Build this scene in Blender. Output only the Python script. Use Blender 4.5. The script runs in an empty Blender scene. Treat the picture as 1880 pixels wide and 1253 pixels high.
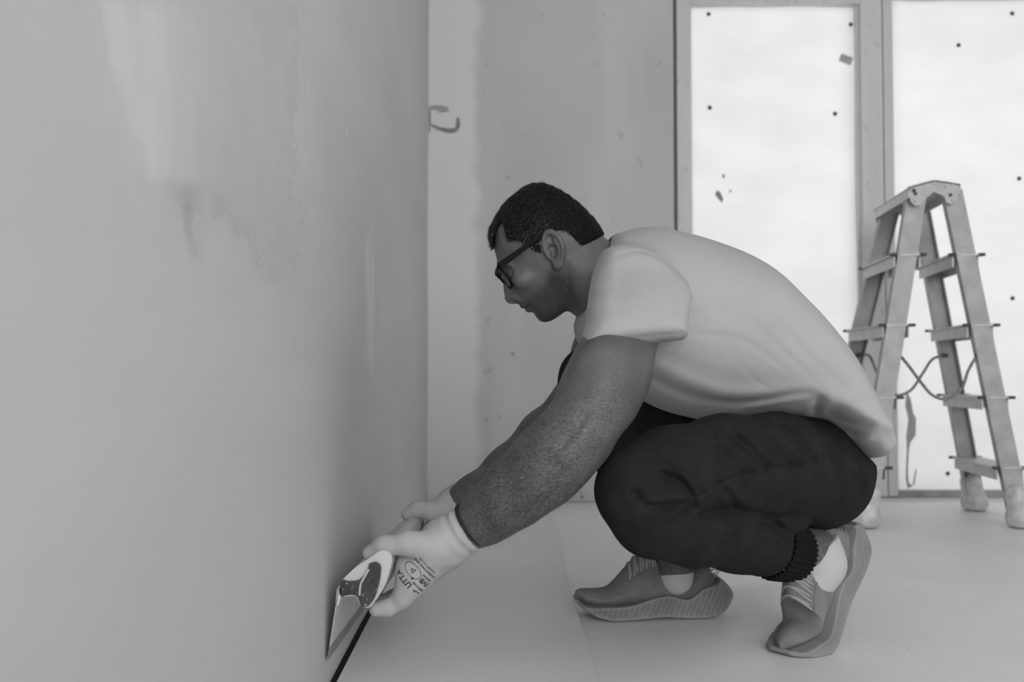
import bpy, bmesh, math, random
import numpy as np
from mathutils import Vector, Matrix
from mathutils.bvhtree import BVHTree

S = bpy.context.scene
COL = S.collection
random.seed(7)
RNG = np.random.default_rng(11)

# ------------------------------------------------------------------ camera
FPX = 1828.0
CAMZ = 0.457
PITCH = math.atan(63.5 / FPX)
cam_d = bpy.data.cameras.new('camera')
cam = bpy.data.objects.new('camera', cam_d)
COL.objects.link(cam)
cam.location = (0, 0, CAMZ)
cam.rotation_euler = (math.pi / 2 + PITCH, 0, 0)
cam_d.sensor_width = 36.0
cam_d.lens = FPX * 36.0 / 1880.0
cam_d.clip_start = 0.02
cam_d.dof.use_dof = True
cam_d.dof.focus_distance = 1.66
cam_d.dof.aperture_fstop = 4.0
S.camera = cam

# ------------------------------------------------------------------ world, daylight, exposure
world = bpy.data.worlds.new('overcast_sky')
S.world = world
world.use_nodes = True
world.node_tree.nodes['Background'].inputs[0].default_value = (1, 1, 1, 1)
world.node_tree.nodes['Background'].inputs[1].default_value = 0.35

def area_light(name, loc, rot, sx, sy, power):
    d = bpy.data.lights.new(name, 'AREA')
    d.shape = 'RECTANGLE'; d.size = sx; d.size_y = sy; d.energy = power
    o = bpy.data.objects.new(name, d)
    o.location = loc; o.rotation_euler = rot
    COL.objects.link(o)
    return o
# daylight outside the sheeted windows seen in the back wall, and through the tall window behind the camera that lights
# everything facing the camera in the photograph
area_light('window_back_daylight', (1.65, 4.75, 1.25), (math.radians(-90), 0, 0), 3.4, 2.6, 29)
area_light('window_rear_offscreen', (1.2, -2.75, 1.45), (math.radians(90), 0, 0), 2.8, 2.0, 84)
S.view_settings.view_transform = 'Standard'
S.view_settings.look = 'None'
S.view_settings.gamma = 1.0
S.view_settings.use_curve_mapping = False
S.view_settings.exposure = 0.08

# ------------------------------------------------------------------ helpers
def W(px, py, Y):
    """world point seen at photo pixel (px, py) at depth Y"""
    u = (px - 940.0) / FPX; v = (626.5 - py) / FPX
    dy = math.cos(PITCH) - v * math.sin(PITCH)
    dz = math.sin(PITCH) + v * math.cos(PITCH)
    t = Y / dy
    return np.array([u * t, Y, CAMZ + dz * t])

def V(p): return Vector((float(p[0]), float(p[1]), float(p[2])))

def mat(name, col, rough=0.6, spec=0.5, metal=0.0, noise=None, bump=None, extra=None):
    """neutral procedural material; noise=(scale, amount, detail), bump=(scale, strength, distance)"""
    m = bpy.data.materials.new(name); m.use_nodes = True
    nt = m.node_tree; b = nt.nodes['Principled BSDF']
    c = (col, col, col, 1) if not isinstance(col, tuple) else (*col, 1)
    b.inputs['Base Color'].default_value = c
    b.inputs['Roughness'].default_value = rough
    b.inputs['Specular IOR Level'].default_value = spec
    b.inputs['Metallic'].default_value = metal
    tc = nt.nodes.new('ShaderNodeTexCoord')
    out = None
    if noise:
        n = nt.nodes.new('ShaderNodeTexNoise'); n.inputs['Scale'].default_value = noise[0]
        n.inputs['Detail'].default_value = noise[2]
        nt.links.new(tc.outputs['Object'], n.inputs['Vector'])
        mr = nt.nodes.new('ShaderNodeMapRange')
        mr.inputs['From Min'].default_value = 0.3; mr.inputs['From Max'].default_value = 0.7
        mr.inputs['To Min'].default_value = max(0, c[0] - noise[1]); mr.inputs['To Max'].default_value = c[0] + noise[1]
        nt.links.new(n.outputs['Fac'], mr.inputs['Value'])
        nt.links.new(mr.outputs['Result'], b.inputs['Base Color'])
        out = mr.outputs['Result']
    if bump:
        n2 = nt.nodes.new('ShaderNodeTexNoise'); n2.inputs['Scale'].default_value = bump[0]
        n2.inputs['Detail'].default_value = 4
        nt.links.new(tc.outputs['Object'], n2.inputs['Vector'])
        bp = nt.nodes.new('ShaderNodeBump'); bp.inputs['Strength'].default_value = bump[1]
        bp.inputs['Distance'].default_value = bump[2]
        nt.links.new(n2.outputs['Fac'], bp.inputs['Height'])
        nt.links.new(bp.outputs['Normal'], b.inputs['Normal'])
    if extra: extra(m, nt, b, tc, out)
    return m

def link(name, me, m=None, parent=None, smooth=False):
    o = bpy.data.objects.new(name, me); COL.objects.link(o)
    if m: me.materials.append(m)
    if parent: o.parent = parent
    if smooth:
        me.polygons.foreach_set('use_smooth', np.ones(len(me.polygons), bool))
    return o

def mesh_from(name, verts, faces):
    me = bpy.data.meshes.new(name)
    me.from_pydata([tuple(map(float, v)) for v in verts], [], [tuple(f) for f in faces])
    me.update()
    return me

def tag(o, label=None, cat=None, group=None, kind=None):
    if label: o['label'] = label
    if cat: o['category'] = cat
    if group: o['group'] = group
    if kind: o['kind'] = kind
    return o

def empty(name, loc=(0, 0, 0)):
    o = bpy.data.objects.new(name, None); COL.objects.link(o)
    o.location = loc
    return o

class MB:
    """collects shapes into one mesh"""
    def __init__(s): s.v = []; s.f = []
    def add(s, vs, fs):
        n = len(s.v); s.v += [tuple(map(float, v)) for v in vs]; s.f += [tuple(i + n for i in f) for f in fs]
    def box(s, lo, hi):
        x0, y0, z0 = lo; x1, y1, z1 = hi
        s.add([(x0,y0,z0),(x1,y0,z0),(x1,y1,z0),(x0,y1,z0),(x0,y0,z1),(x1,y0,z1),(x1,y1,z1),(x0,y1,z1)],
              [(0,3,2,1),(4,5,6,7),(0,1,5,4),(1,2,6,5),(2,3,7,6),(3,0,4,7)])
    def beam(s, a, b, wdir, w, t):
        """box from a to b; w across wdir, t across the third direction"""
        a = np.array(a, float); b = np.array(b, float); d = b - a; d /= np.linalg.norm(d)
        wd = np.array(wdir, float); wd -= d * wd.dot(d); wd /= np.linalg.norm(wd); td = np.cross(d, wd)
        vs = []
        for e in (a, b):
            for i, j in ((-1,-1),(1,-1),(1,1),(-1,1)): vs.append(e + wd * w/2 * i + td * t/2 * j)
        s.add(vs, [(0,3,2,1),(4,5,6,7),(0,1,5,4),(1,2,6,5),(2,3,7,6),(3,0,4,7)])
    def prism(s, poly, off):
        """polygon (list of 3d points) extruded by vector off"""
        n = len(poly); off = np.array(off, float)
        vs = [np.array(p, float) for p in poly] + [np.array(p, float) + off for p in poly]
        s.add(vs, [tuple(range(n)), tuple(range(2*n-1, n-1, -1))] + [(i, i+n, (i+1) % n + n, (i+1) % n) for i in range(n)])
    def tube(s, pts, r, seg=8, caps=True):
        pts = [np.array(p, float) for p in pts]; n = len(pts)
        rs = r if hasattr(r, '__len__') else [r] * n
        vs = []; fs = []
        up = np.array([0.13, 0.31, 0.94])
        for i, p in enumerate(pts):
            d = pts[min(i+1, n-1)] - pts[max(i-1, 0)]; d = d / (np.linalg.norm(d) + 1e-12)
            u = np.cross(d, up)
            if np.linalg.norm(u) < 0.05: u = np.cross(d, np.array([1.0, 0, 0]))
            u /= np.linalg.norm(u); w = np.cross(d, u)
            for k in range(seg):
                a = 2 * math.pi * k / seg
                vs.append(p + rs[i] * (u * math.cos(a) + w * math.sin(a)))
        for i in range(n - 1):
            for k in range(seg):
                k2 = (k + 1) % seg
                fs.append((i*seg+k, i*seg+k2, (i+1)*seg+k2, (i+1)*seg+k))
        if caps:
            fs.append(tuple(range(seg-1, -1, -1))); fs.append(tuple((n-1)*seg + k for k in range(seg)))
        s.add(vs, fs)
    def build(s, name, m=None, parent=None, smooth=False, bevel=0):
        me = mesh_from(name, s.v, s.f)
        bm = bmesh.new(); bm.from_mesh(me); bmesh.ops.recalc_face_normals(bm, faces=bm.faces)
        if bevel: bmesh.ops.bevel(bm, geom=list(bm.edges), offset=bevel, segments=2, affect='EDGES', profile=0.6, clamp_overlap=True)
        bm.to_mesh(me); bm.free()
        return link(name, me, m, parent, smooth)

def spline(pts, n=6, closed=False):
    """Catmull-Rom through pts"""
    P = np.array(pts, float); N = len(P); out = []
    rng = range(N if closed else N - 1)
    for i in rng:
        if closed: p0, p1, p2, p3 = P[(i-1) % N], P[i], P[(i+1) % N], P[(i+2) % N]
        else: p0, p1, p2, p3 = P[max(i-1, 0)], P[i], P[i+1], P[min(i+2, N-1)]
        for k in range(n):
            t = k / n
            out.append(0.5 * ((2*p1) + (-p0+p2)*t + (2*p0-5*p1+4*p2-p3)*t*t + (-p0+3*p1-3*p2+p3)*t**3))
    if not closed: out.append(P[-1])
    return np.array(out)

# ------------------------------------------------------------------ implicit surface toolkit
def seg_dist(px, pz, a, b):
    ab = b - a; L = ab.dot(ab) + 1e-12
    t = np.clip(((px - a[0]) * ab[0] + (pz - a[1]) * ab[1]) / L, 0, 1)
    return np.hypot(px - a[0] - t * ab[0], pz - a[1] - t * ab[1])

class Raster2D:
    """cached 2d distance field, sampled bilinearly"""
    def __init__(s, pts, closed, res=0.002, pad=0.12, blur=0):
        P = np.array(pts, float)
        s.lo = P.min(0) - pad; hi = P.max(0) + pad; s.res = res
        nx, nz = [int(math.ceil(v)) + 2 for v in (hi - s.lo) / res]
        gx = s.lo[0] + np.arange(nx) * res; gz = s.lo[1] + np.arange(nz) * res
        X, Z = np.meshgrid(gx, gz, indexing='ij')
        X = X.astype(np.float32); Z = Z.astype(np.float32)
        D = np.full(X.shape, 1e9, np.float32); inside = np.zeros(X.shape, bool)
        n = len(P)
        for i in range(n if closed else n - 1):
            a = P[i]; b = P[(i+1) % n]
            np.minimum(D, seg_dist(X, Z, a, b), out=D)
            if closed:
                c = (a[1] > Z) != (b[1] > Z)
                xi = (b[0]-a[0]) * (Z - a[1]) / (b[1]-a[1] + 1e-12) + a[0]
                inside ^= c & (X < xi)
        s.D = np.where(inside, -D, D) if closed else D
        s.n = (nx, nz)
        if blur:
            # soften the ridge inside the outline, keep the outline itself
            b = s.D.astype(np.float64); k = max(1, int(blur / res))
            for _ in range(3):
                for ax_ in (0, 1):
                    c = np.cumsum(np.pad(b, [(k + 1, k) if a == ax_ else (0, 0) for a in (0, 1)], mode='edge'), axis=ax_)
                    b = (np.take(c, range(2*k + 1, c.shape[ax_]), ax_) - np.take(c, range(0, c.shape[ax_] - 2*k - 1), ax_)) / (2*k + 1)
            t = np.clip((-s.D - 0.004) / (2.2 * blur), 0, 1); t = t * t * (3 - 2 * t)
            s.D = s.D * (1 - t) + b * t
    def __call__(s, x, z):
        u = np.clip((x - s.lo[0]) / s.res, 0, s.n[0] - 1.001); v = np.clip((z - s.lo[1]) / s.res, 0, s.n[1] - 1.001)
        i = u.astype(np.int32); j = v.astype(np.int32); fu = u - i; fv = v - j
        D = s.D
        return (D[i, j]*(1-fu)*(1-fv) + D[i+1, j]*fu*(1-fv) + D[i, j+1]*(1-fu)*fv + D[i+1, j+1]*fu*fv)

def poly_px(pts, Y, res=0.002, smooth=4, pad=0.12, blur=0):
    w = [W(p[0], p[1], Y)[[0, 2]] for p in pts]
    return Raster2D(spline(w, smooth, True) if smooth else w, True, res, pad, blur)

def line_px(pts, Y, res=0.002, smooth=4, pad=0.05):
    w = [W(p[0], p[1], Y)[[0, 2]] for p in pts]
    return Raster2D(spline(w, smooth) if smooth else w, False, res, pad)

def smin(a, b, k):
    h = np.clip(0.5 + 0.5 * (b - a) / k, 0, 1)
    return b * (1 - h) + a * h - k * h * (1 - h)
def smax(a, b, k): return -smin(-a, -b, k)
def sstep(e0, e1, x):
    t = np.clip((x - e0) / (e1 - e0), 0, 1); return t * t * (3 - 2 * t)

def cone(p, a, b, r0, r1, flat=None, fk=1.0):
    """tapered capsule; flat = unit axis along which it is squeezed by fk"""
    x, y, z = p
    a = np.array(a, float); b = np.array(b, float); ba = b - a
    dx, dy, dz = x - a[0], y - a[1], z - a[2]
    t = np.clip((dx*ba[0] + dy*ba[1] + dz*ba[2]) / (ba.dot(ba) + 1e-12), 0, 1)
    qx, qy, qz = dx - t*ba[0], dy - t*ba[1], dz - t*ba[2]
    if flat is not None:
        q = qx*flat[0] + qy*flat[1] + qz*flat[2]
        qx, qy, qz = qx + (fk-1)*q*flat[0], qy + (fk-1)*q*flat[1], qz + (fk-1)*q*flat[2]
    return np.sqrt(qx*qx + qy*qy + qz*qz) - (r0 + (r1 - r0) * t)

def chain(p, nodes, k=0.02, flat=None, fk=1.0):
    d = None
    for (a, r0), (b, r1) in zip(nodes[:-1], nodes[1:]):
        c = cone(p, a, b, r0, r1, flat, fk)
        d = c if d is None else smin(d, c, k)
    return d

def ball(p, c, r):
    """ellipsoid, r scalar or 3 radii"""
    r = np.array([r, r, r] if np.isscalar(r) else r, float)
    q = np.sqrt(((p[0]-c[0])/r[0])**2 + ((p[1]-c[1])/r[1])**2 + ((p[2]-c[2])/r[2])**2)
    return (q - 1) * r.min()

def inflate(d2, dy, R, Wd):
    u = np.abs(dy) / Wd
    return d2 + R * (1 - np.sqrt(np.clip(1 - u*u, 0, 1))) + np.maximum(0, u - 1) * Wd * 2

def axis(lo, hi, h, fine=None):
    """grid axis; fine=(lo, hi, h) is a stretch with closer spacing"""
    if not fine: return np.arange(lo, hi + h, h)
    a = np.arange(lo, fine[0], h); b = np.arange(fine[0], fine[1], fine[2]); c = np.arange(fine[1], hi + h, h)
    return np.concatenate([a, b, c])

def surface(f, ax, ay, az, B=12, margin=1.6):
    """surface nets of f < 0 over a rectilinear grid; only blocks near the surface are evaluated"""
    nx, ny, nz = len(ax), len(ay), len(az)
    F = np.full((nx, ny, nz), 1.0, np.float32)
    bx = np.arange(0, nx, B); by = np.arange(0, ny, B); bz = np.arange(0, nz, B)
    def mid(a, b): return np.array([(a[i] + a[min(i+B, len(a)-1)]) / 2 for i in b]), np.array([(a[min(i+B, len(a)-1)] - a[i]) / 2 for i in b])
    (mx, hx), (my, hy), (mz, hz) = mid(ax, bx), mid(ay, by), mid(az, bz)
    # probe every block at five points per axis
    def lat(m, h): return np.concatenate([[c + h[i] * t for t in (-1, -.5, 0, .5, 1)] for i, c in enumerate(m)])
    LX, LY, LZ = np.meshgrid(lat(mx, hx), lat(my, hy), lat(mz, hz), indexing='ij')
    f5 = f((LX.ravel(), LY.ravel(), LZ.ravel())).reshape(len(mx), 5, len(my), 5, len(mz), 5)
    fmin = f5.min(axis=(1, 3, 5)); fmax = f5.max(axis=(1, 3, 5)); f0 = f5[:, 2, :, 2, :, 2]
    HX, HY, HZ = np.meshgrid(hx, hy, hz, indexing='ij')
    rad = np.sqrt(HX**2 + HY**2 + HZ**2) * 0.5
    act = ((fmin < 0) & (fmax > 0)) | (np.minimum(np.abs(fmin), np.abs(fmax)) < rad)
    for i, j, k in np.argwhere((~act) & (f0 < 0)):
        F[bx[i]:bx[i]+B, by[j]:by[j]+B, bz[k]:bz[k]+B] = -1.0
    idx = np.argwhere(act)
    for s in range(0, len(idx), 160):
        xs, ys, zs, sl = [], [], [], []
        for i, j, k in idx[s:s+160]:
            g = np.meshgrid(ax[bx[i]:bx[i]+B], ay[by[j]:by[j]+B], az[bz[k]:bz[k]+B], indexing='ij')
            xs.append(g[0].ravel()); ys.append(g[1].ravel()); zs.append(g[2].ravel()); sl.append((bx[i], by[j], bz[k], g[0].shape))
        v = f((np.concatenate(xs), np.concatenate(ys), np.concatenate(zs)))
        o = 0
        for a, b, c, sh in sl:
            m = sh[0]*sh[1]*sh[2]
            F[a:a+sh[0], b:b+sh[1], c:c+sh[2]] = v[o:o+m].reshape(sh); o += m
    neg = F < 0
    cnt = np.zeros((nx-1, ny-1, nz-1), np.int8)
    for di in (0, 1):
        for dj in (0, 1):
            for dk in (0, 1): cnt += neg[di:nx-1+di, dj:ny-1+dj, dk:nz-1+dk]
    cells = np.argwhere((cnt > 0) & (cnt < 8))
    vid = np.full((nx-1, ny-1, nz-1), -1, np.int32); vid[tuple(cells.T)] = np.arange(len(cells))
    ci, cj, ck = cells.T
    acc = np.zeros((len(cells), 3)); num = np.zeros(len(cells))
    corners = [(0,0,0),(1,0,0),(0,1,0),(1,1,0),(0,0,1),(1,0,1),(0,1,1),(1,1,1)]
    for a, ca in enumerate(corners):
        for b, cb in enumerate(corners):
            if b <= a or sum(abs(p-q) for p, q in zip(ca, cb)) != 1: continue
            fa = F[ci+ca[0], cj+ca[1], ck+ca[2]]; fb = F[ci+cb[0], cj+cb[1], ck+cb[2]]
            m = (fa < 0) != (fb < 0)
            t = np.where(m, fa / (fa - fb + 1e-20), 0)
            pa = np.stack([ax[ci+ca[0]], ay[cj+ca[1]], az[ck+ca[2]]], 1); pb = np.stack([ax[ci+cb[0]], ay[cj+cb[1]], az[ck+cb[2]]], 1)
            acc += np.where(m[:, None], pa + (pb - pa) * t[:, None], 0); num += m
    verts = acc / np.maximum(num, 1)[:, None]
    quads = []
    for d in range(3):
        sl0 = [slice(1, -1)]*3; sl0[d] = slice(0, -1)
        sl1 = [slice(1, -1)]*3; sl1[d] = slice(1, None)
        A = neg[tuple(sl0)]; Bn = neg[tuple(sl1)]
        e = np.argwhere(A != Bn)
        if not len(e): continue
        flip = A[tuple(e.T)]
        base = e + 1; base[:, d] -= 1
        u, w = [(1, 2), (2, 0), (0, 1)][d]
        def cv(du, dw):
            c = base.copy(); c[:, u] -= du; c[:, w] -= dw
            return vid[c[:, 0], c[:, 1], c[:, 2]]
        q = np.stack([cv(1, 1), cv(0, 1), cv(0, 0), cv(1, 0)], 1)
        q[~flip] = q[~flip][:, ::-1]
        quads.append(q)
    Q = np.concatenate(quads); Q = Q[(Q >= 0).all(1)]
    return verts, Q

def np_mesh(name, verts, quads):
    me = bpy.data.meshes.new(name)
    me.vertices.add(len(verts)); me.vertices.foreach_set('co', np.asarray(verts, np.float32).ravel())
    n = len(quads)
    me.loops.add(n * 4); me.loops.foreach_set('vertex_index', np.asarray(quads, np.int32).ravel())
    me.polygons.add(n); me.polygons.foreach_set('loop_start', np.arange(0, n*4, 4, dtype=np.int32))
    me.update(calc_edges=True); me.validate()
    return me

def relax(verts, quads, n=1, lam=0.5):
    """light Laplacian smoothing"""
    v = verts.copy()
    e = np.concatenate([quads[:, [0, 1]], quads[:, [1, 2]], quads[:, [2, 3]], quads[:, [3, 0]]])
    for _ in range(n):
        acc = np.zeros_like(v); c = np.zeros(len(v))
        np.add.at(acc, e[:, 0], v[e[:, 1]]); np.add.at(acc, e[:, 1], v[e[:, 0]])
        np.add.at(c, e[:, 0], 1); np.add.at(c, e[:, 1], 1)
        v += lam * (acc / np.maximum(c, 1)[:, None] - v)
    return v

def sculpt(name, f, lo, hi, h, m, parent=None, fine=None, smooth=1, deform=None):
    if fine: A = [axis(lo[i], hi[i], h, fine[i]) for i in range(3)]
    else: A = [axis(lo[i], hi[i], h) for i in range(3)]
    v, q = surface(f, *A)
    if smooth: v = relax(v, q, smooth)
    if deform: v = deform(v)
    o = link(name, np_mesh(name, v, q), m, parent, True)
    return o

def pnoise(x, y, z, seed=0, octaves=3):
    """cheap smooth pseudo-noise from sines"""
    r = np.random.default_rng(seed); out = 0; amp = 1
    fx = 1.0
    for _ in range(octaves):
        for _k in range(3):
            d = r.normal(size=3); d /= np.linalg.norm(d)
            out = out + amp * np.sin(fx * (x*d[0] + y*d[1] + z*d[2]) * 6.283 + r.uniform(0, 6.28))
        amp *= 0.5; fx *= 2.1
    return out / 4.0
# ------------------------------------------------------------------ materials of the room
def ramp_mask(nt, tc_out, axis_i, a, b):
    sp = nt.nodes.new('ShaderNodeSeparateXYZ'); nt.links.new(tc_out, sp.inputs[0])
    mr = nt.nodes.new('ShaderNodeMapRange'); mr.interpolation_type = 'SMOOTHSTEP'
    mr.inputs['From Min'].default_value = a; mr.inputs['From Max'].default_value = b
    nt.links.new(sp.outputs[axis_i], mr.inputs['Value'])
    return mr.outputs['Result']
def nmath(nt, op, a, b):
    n = nt.nodes.new('ShaderNodeMath'); n.operation = op
    for i, v in enumerate((a, b)):
        if v is None: continue
        if isinstance(v, (int, float)): n.inputs[i].default_value = v
        else: nt.links.new(v, n.inputs[i])
    return n.outputs[0]
def nnoise(nt, vec, scale, detail=3, stretch=None, rough=0.5):
    if stretch:
        mp = nt.nodes.new('ShaderNodeMapping'); mp.inputs['Scale'].default_value = stretch
        nt.links.new(vec, mp.inputs['Vector']); vec = mp.outputs[0]
    n = nt.nodes.new('ShaderNodeTexNoise'); n.inputs['Scale'].default_value = scale
    n.inputs['Detail'].default_value = detail; n.inputs['Roughness'].default_value = rough
    nt.links.new(vec, n.inputs['Vector'])
    return n.outputs['Fac']
def nrange(nt, v, a, b, c, d, smooth=False):
    mr = nt.nodes.new('ShaderNodeMapRange')
    if smooth: mr.interpolation_type = 'SMOOTHSTEP'
    for k, x in zip(('From Min', 'From Max', 'To Min', 'To Max'), (a, b, c, d)): mr.inputs[k].default_value = x
    nt.links.new(v, mr.inputs['Value'])
    return mr.outputs['Result']
def band(nt, vec, ax, a0, a1, b0, b1):
    return nmath(nt, 'MULTIPLY', ramp_mask(nt, vec, ax, a0, a1), nmath(nt, 'SUBTRACT', 1.0, ramp_mask(nt, vec, ax, b0, b1)))

def plaster_wet(m, nt, b, tc, out):
    o = tc.outputs['Object']
    # warped coordinates give ragged borders
    wp = nt.nodes.new('ShaderNodeTexNoise'); wp.inputs['Scale'].default_value = 12; wp.inputs['Detail'].default_value = 5
    nt.links.new(o, wp.inputs['Vector'])
    vm = nt.nodes.new('ShaderNodeVectorMath'); vm.operation = 'MULTIPLY_ADD'
    vm.inputs[1].default_value = (0.16, 0.16, 0.16); nt.links.new(wp.outputs['Color'], vm.inputs[0]); nt.links.new(o, vm.inputs[2])
    q = vm.outputs[0]
    base = nrange(nt, nnoise(nt, o, 2.2, 5, (1, 0.5, 2.0)), 0.3, 0.7, 0.56, 0.63)
    # dried lighter streak of filler and flecks
    st = nmath(nt, 'MULTIPLY', band(nt, q, 1, 1.93, 1.97, 2.07, 2.11), band(nt, q, 2, 0.53, 0.56, 0.76, 0.84))
    st = nmath(nt, 'MULTIPLY', st, nrange(nt, nnoise(nt, o, 30, 4, (1, 1.5, 0.1)), 0.4, 0.62, 0.25, 1.0))
    fl = nmath(nt, 'MULTIPLY', nrange(nt, nnoise(nt, o, 34, 3, (1, 0.7, 0.28)), 0.68, 0.73, 0, 1), band(nt, q, 1, 1.45, 1.6, 1.95, 2.15))
    fl = nmath(nt, 'MULTIPLY', fl, ramp_mask(nt, o, 2, 0.62, 0.75))
    add = nmath(nt, 'ADD', nmath(nt, 'MULTIPLY', st, 0.13), nmath(nt, 'MULTIPLY', fl, 0.12))
    col = nmath(nt, 'ADD', base, add)
    nt.links.new(col, b.inputs['Base Color'])
    # freshly skimmed, still wet film in the upper near part: glossy
    wet = nmath(nt, 'MULTIPLY', ramp_mask(nt, q, 2, 0.625, 0.70), band(nt, q, 1, 0.62, 0.76, 1.15, 1.55))
    mott = nrange(nt, nnoise(nt, o, 26, 6, (1, 1, 0.7), 0.6), 0.42, 0.60, 0.0, 1.0, True)
    wet = nmath(nt, 'MULTIPLY', wet, nmath(nt, 'ADD', 0.70, nmath(nt, 'MULTIPLY', mott, 0.30)))
    nt.links.new(nrange(nt, wet, 0, .75, 0.66, 0.13), b.inputs['Roughness'])
    nt.links.new(nrange(nt, wet, 0, 1, 0.22, 1.0), b.inputs['Specular IOR Level'])
    bp = nt.nodes.new('ShaderNodeBump'); bp.inputs['Strength'].default_value = 0.18; bp.inputs['Distance'].default_value = 0.004
    nt.links.new(nnoise(nt, o, 14, 5, (1, 1, 0.5)), bp.inputs['Height'])
    nt.links.new(bp.outputs['Normal'], b.inputs['Normal'])
M_wall_left = mat('damp_plaster', 0.54, 0.5, extra=plaster_wet)

XB0 = -0.296   # corner with the left wall
def plaster_back(m, nt, b, tc, out):
    o = tc.outputs['Object']
    wp = nt.nodes.new('ShaderNodeTexNoise'); wp.inputs['Scale'].default_value = 7; wp.inputs['Detail'].default_value = 3
    nt.links.new(o, wp.inputs['Vector'])
    vm = nt.nodes.new('ShaderNodeVectorMath'); vm.operation = 'MULTIPLY_ADD'
    vm.inputs[1].default_value = (0.08, 0.08, 0.08); nt.links.new(wp.outputs['Color'], vm.inputs[0]); nt.links.new(o, vm.inputs[2])
    skim = nmath(nt, 'SUBTRACT', 1.0, ramp_mask(nt, vm.outputs[0], 0, -0.115, -0.065))
    base = nrange(nt, nnoise(nt, o, 1.6, 5, (1.4, 1, 0.8)), 0.3, 0.7, 0.52, 0.59)
    # older trowelled panel with a straight border beside the window
    pan = nrange(nt, nnoise(nt, o, 1.1, 3, (2, 1, 0.3)), 0.47, 0.53, 0, 0.045, True)
    sp = nrange(nt, nnoise(nt, o, 22, 2), 0.70, 0.76, 0, -0.10)
    dry = nmath(nt, 'ADD', nmath(nt, 'ADD', base, pan), sp)
    mx = nt.nodes.new('ShaderNodeMix'); mx.data_type = 'FLOAT'
    nt.links.new(skim, mx.inputs[0]); nt.links.new(dry, mx.inputs[2]); mx.inputs[3].default_value = 0.72
    nt.links.new(mx.outputs[0], b.inputs['Base Color'])
    bp = nt.nodes.new('ShaderNodeBump'); bp.inputs['Strength'].default_value = 0.25; bp.inputs['Distance'].default_value = 0.003
    nt.links.new(nnoise(nt, o, 40, 4), bp.inputs['Height']); nt.links.new(bp.outputs['Normal'], b.inputs['Normal'])
M_wall_back = mat('old_plaster', 0.4, 0.8, 0.2, extra=plaster_back)
M_plain = mat('plain_plaster', 0.82, 0.85, 0.2, noise=(3, 0.03, 4))
M_floor = mat('bare_screed', 0.68, 0.8, 0.2, noise=(9, 0.04, 5))

def sheet_extra(m, nt, b, tc, out):
    o = tc.outputs['Object']
    big = nrange(nt, nnoise(nt, o, 2.5, 5), 0.3, 0.7, -0.03, 0.03)
    fine = nrange(nt, nnoise(nt, o, 160, 3), 0.3, 0.7, -0.02, 0.02)
    dirt = nrange(nt, nnoise(nt, o, 60, 1), 0.79, 0.81, 0, -0.12)
    c = nmath(nt, 'ADD', nmath(nt, 'ADD', big, fine), nmath(nt, 'ADD', dirt, 0.82))
    nt.links.new(c, b.inputs['Base Color'])
    nt.links.new(nrange(nt, nnoise(nt, o, 6, 4), 0.35, 0.65, 0.42, 0.65), b.inputs['Roughness'])
M_sheet = mat('floor_board', 0.56, 0.5, 0.4, extra=sheet_extra)

# ------------------------------------------------------------------ the room
YB = 3.62; ZC = 2.65; XR = 4.2; YR = -2.6
def wall_x(Y): return -0.2705 - 0.0172 * (Y - 1.55)

def grid_wall(name, us, vs, fn, m, kind='structure', smooth=True):
    n, k = len(us), len(vs); v = [fn(u, w) for u in us for w in vs]
    f = [(i*k+j, (i+1)*k+j, (i+1)*k+j+1, i*k+j+1) for i in range(n-1) for j in range(k-1)]
    o = link(name, mesh_from(name, v, f), m, None, smooth)
    if kind: o['kind'] = kind
    return o

ridge = [(0.0, 2.15), (0.30, 2.20), (0.457, 2.30), (0.62, 2.46), (0.75, 2.55), (0.95, 2.6)]
def left_pt(Y, Z):
    x = wall_x(Y)
    yr = np.interp(Z, [r[0] for r in ridge], [r[1] for r in ridge])
    a = math.exp(-((Z - 0.35) / 0.42) ** 4)
    x += -0.0014 * a * math.exp(-((Y - yr - 0.05) / 0.06) ** 2) + 0.0014 * a * math.exp(-((Y - yr + 0.10) / 0.09) ** 2)
    x += 0.0012 * math.sin(Y * 4.1 + Z * 2.3) * math.sin(Z * 5.1 - Y)
    return (x, Y, Z)
wl = grid_wall('wall_left', np.concatenate([np.arange(YR, 0.4, 0.3), np.arange(0.4, 3.63, 0.02)]), np.arange(0.0035, ZC + 0.03, 0.03), left_pt, M_wall_left)
# solid core behind the skim so that the wall has thickness
mb = MB(); mb.box((-0.62, YR, -0.2), (-0.335, YB + 0.3, ZC + 0.03)); o = mb.build('core', M_plain, wl)

XW0 = W(1237, 300, YB)[0]       # left edge of the window opening
ZW1 = 1.93
mb = MB()
mb.box((-0.34, YB, 0), (XW0, YB + 0.3, ZC)); mb.box((XW0, YB, ZW1 + 0.06), (XR, YB + 0.3, ZC)); mb.box((3.35, YB, 0), (XR, YB + 0.3, ZW1 + 0.06))
wb = tag(mb.build('wall_back', M_wall_back), kind='structure')
mb = MB()
mb.prism([(wall_x(YR) + .0105, YR - .2, -.2), (XR + .2, YR - .2, -.2), (XR + .2, YB + .32, -.2), (wall_x(YB) + .0105, YB + .32, -.2)], (0, 0, .196))
mb.box((-0.62, YR - 0.2, -0.3), (XR + 0.2, YB + 0.32, -0.2))
fl = tag(mb.build('floor', M_floor), kind='structure')
mb = MB(); mb.box((-0.62, YR - 0.2, ZC), (XR + 0.2, YB + 0.32, ZC + 0.2)); tag(mb.build('ceiling', M_plain), kind='structure')
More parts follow.
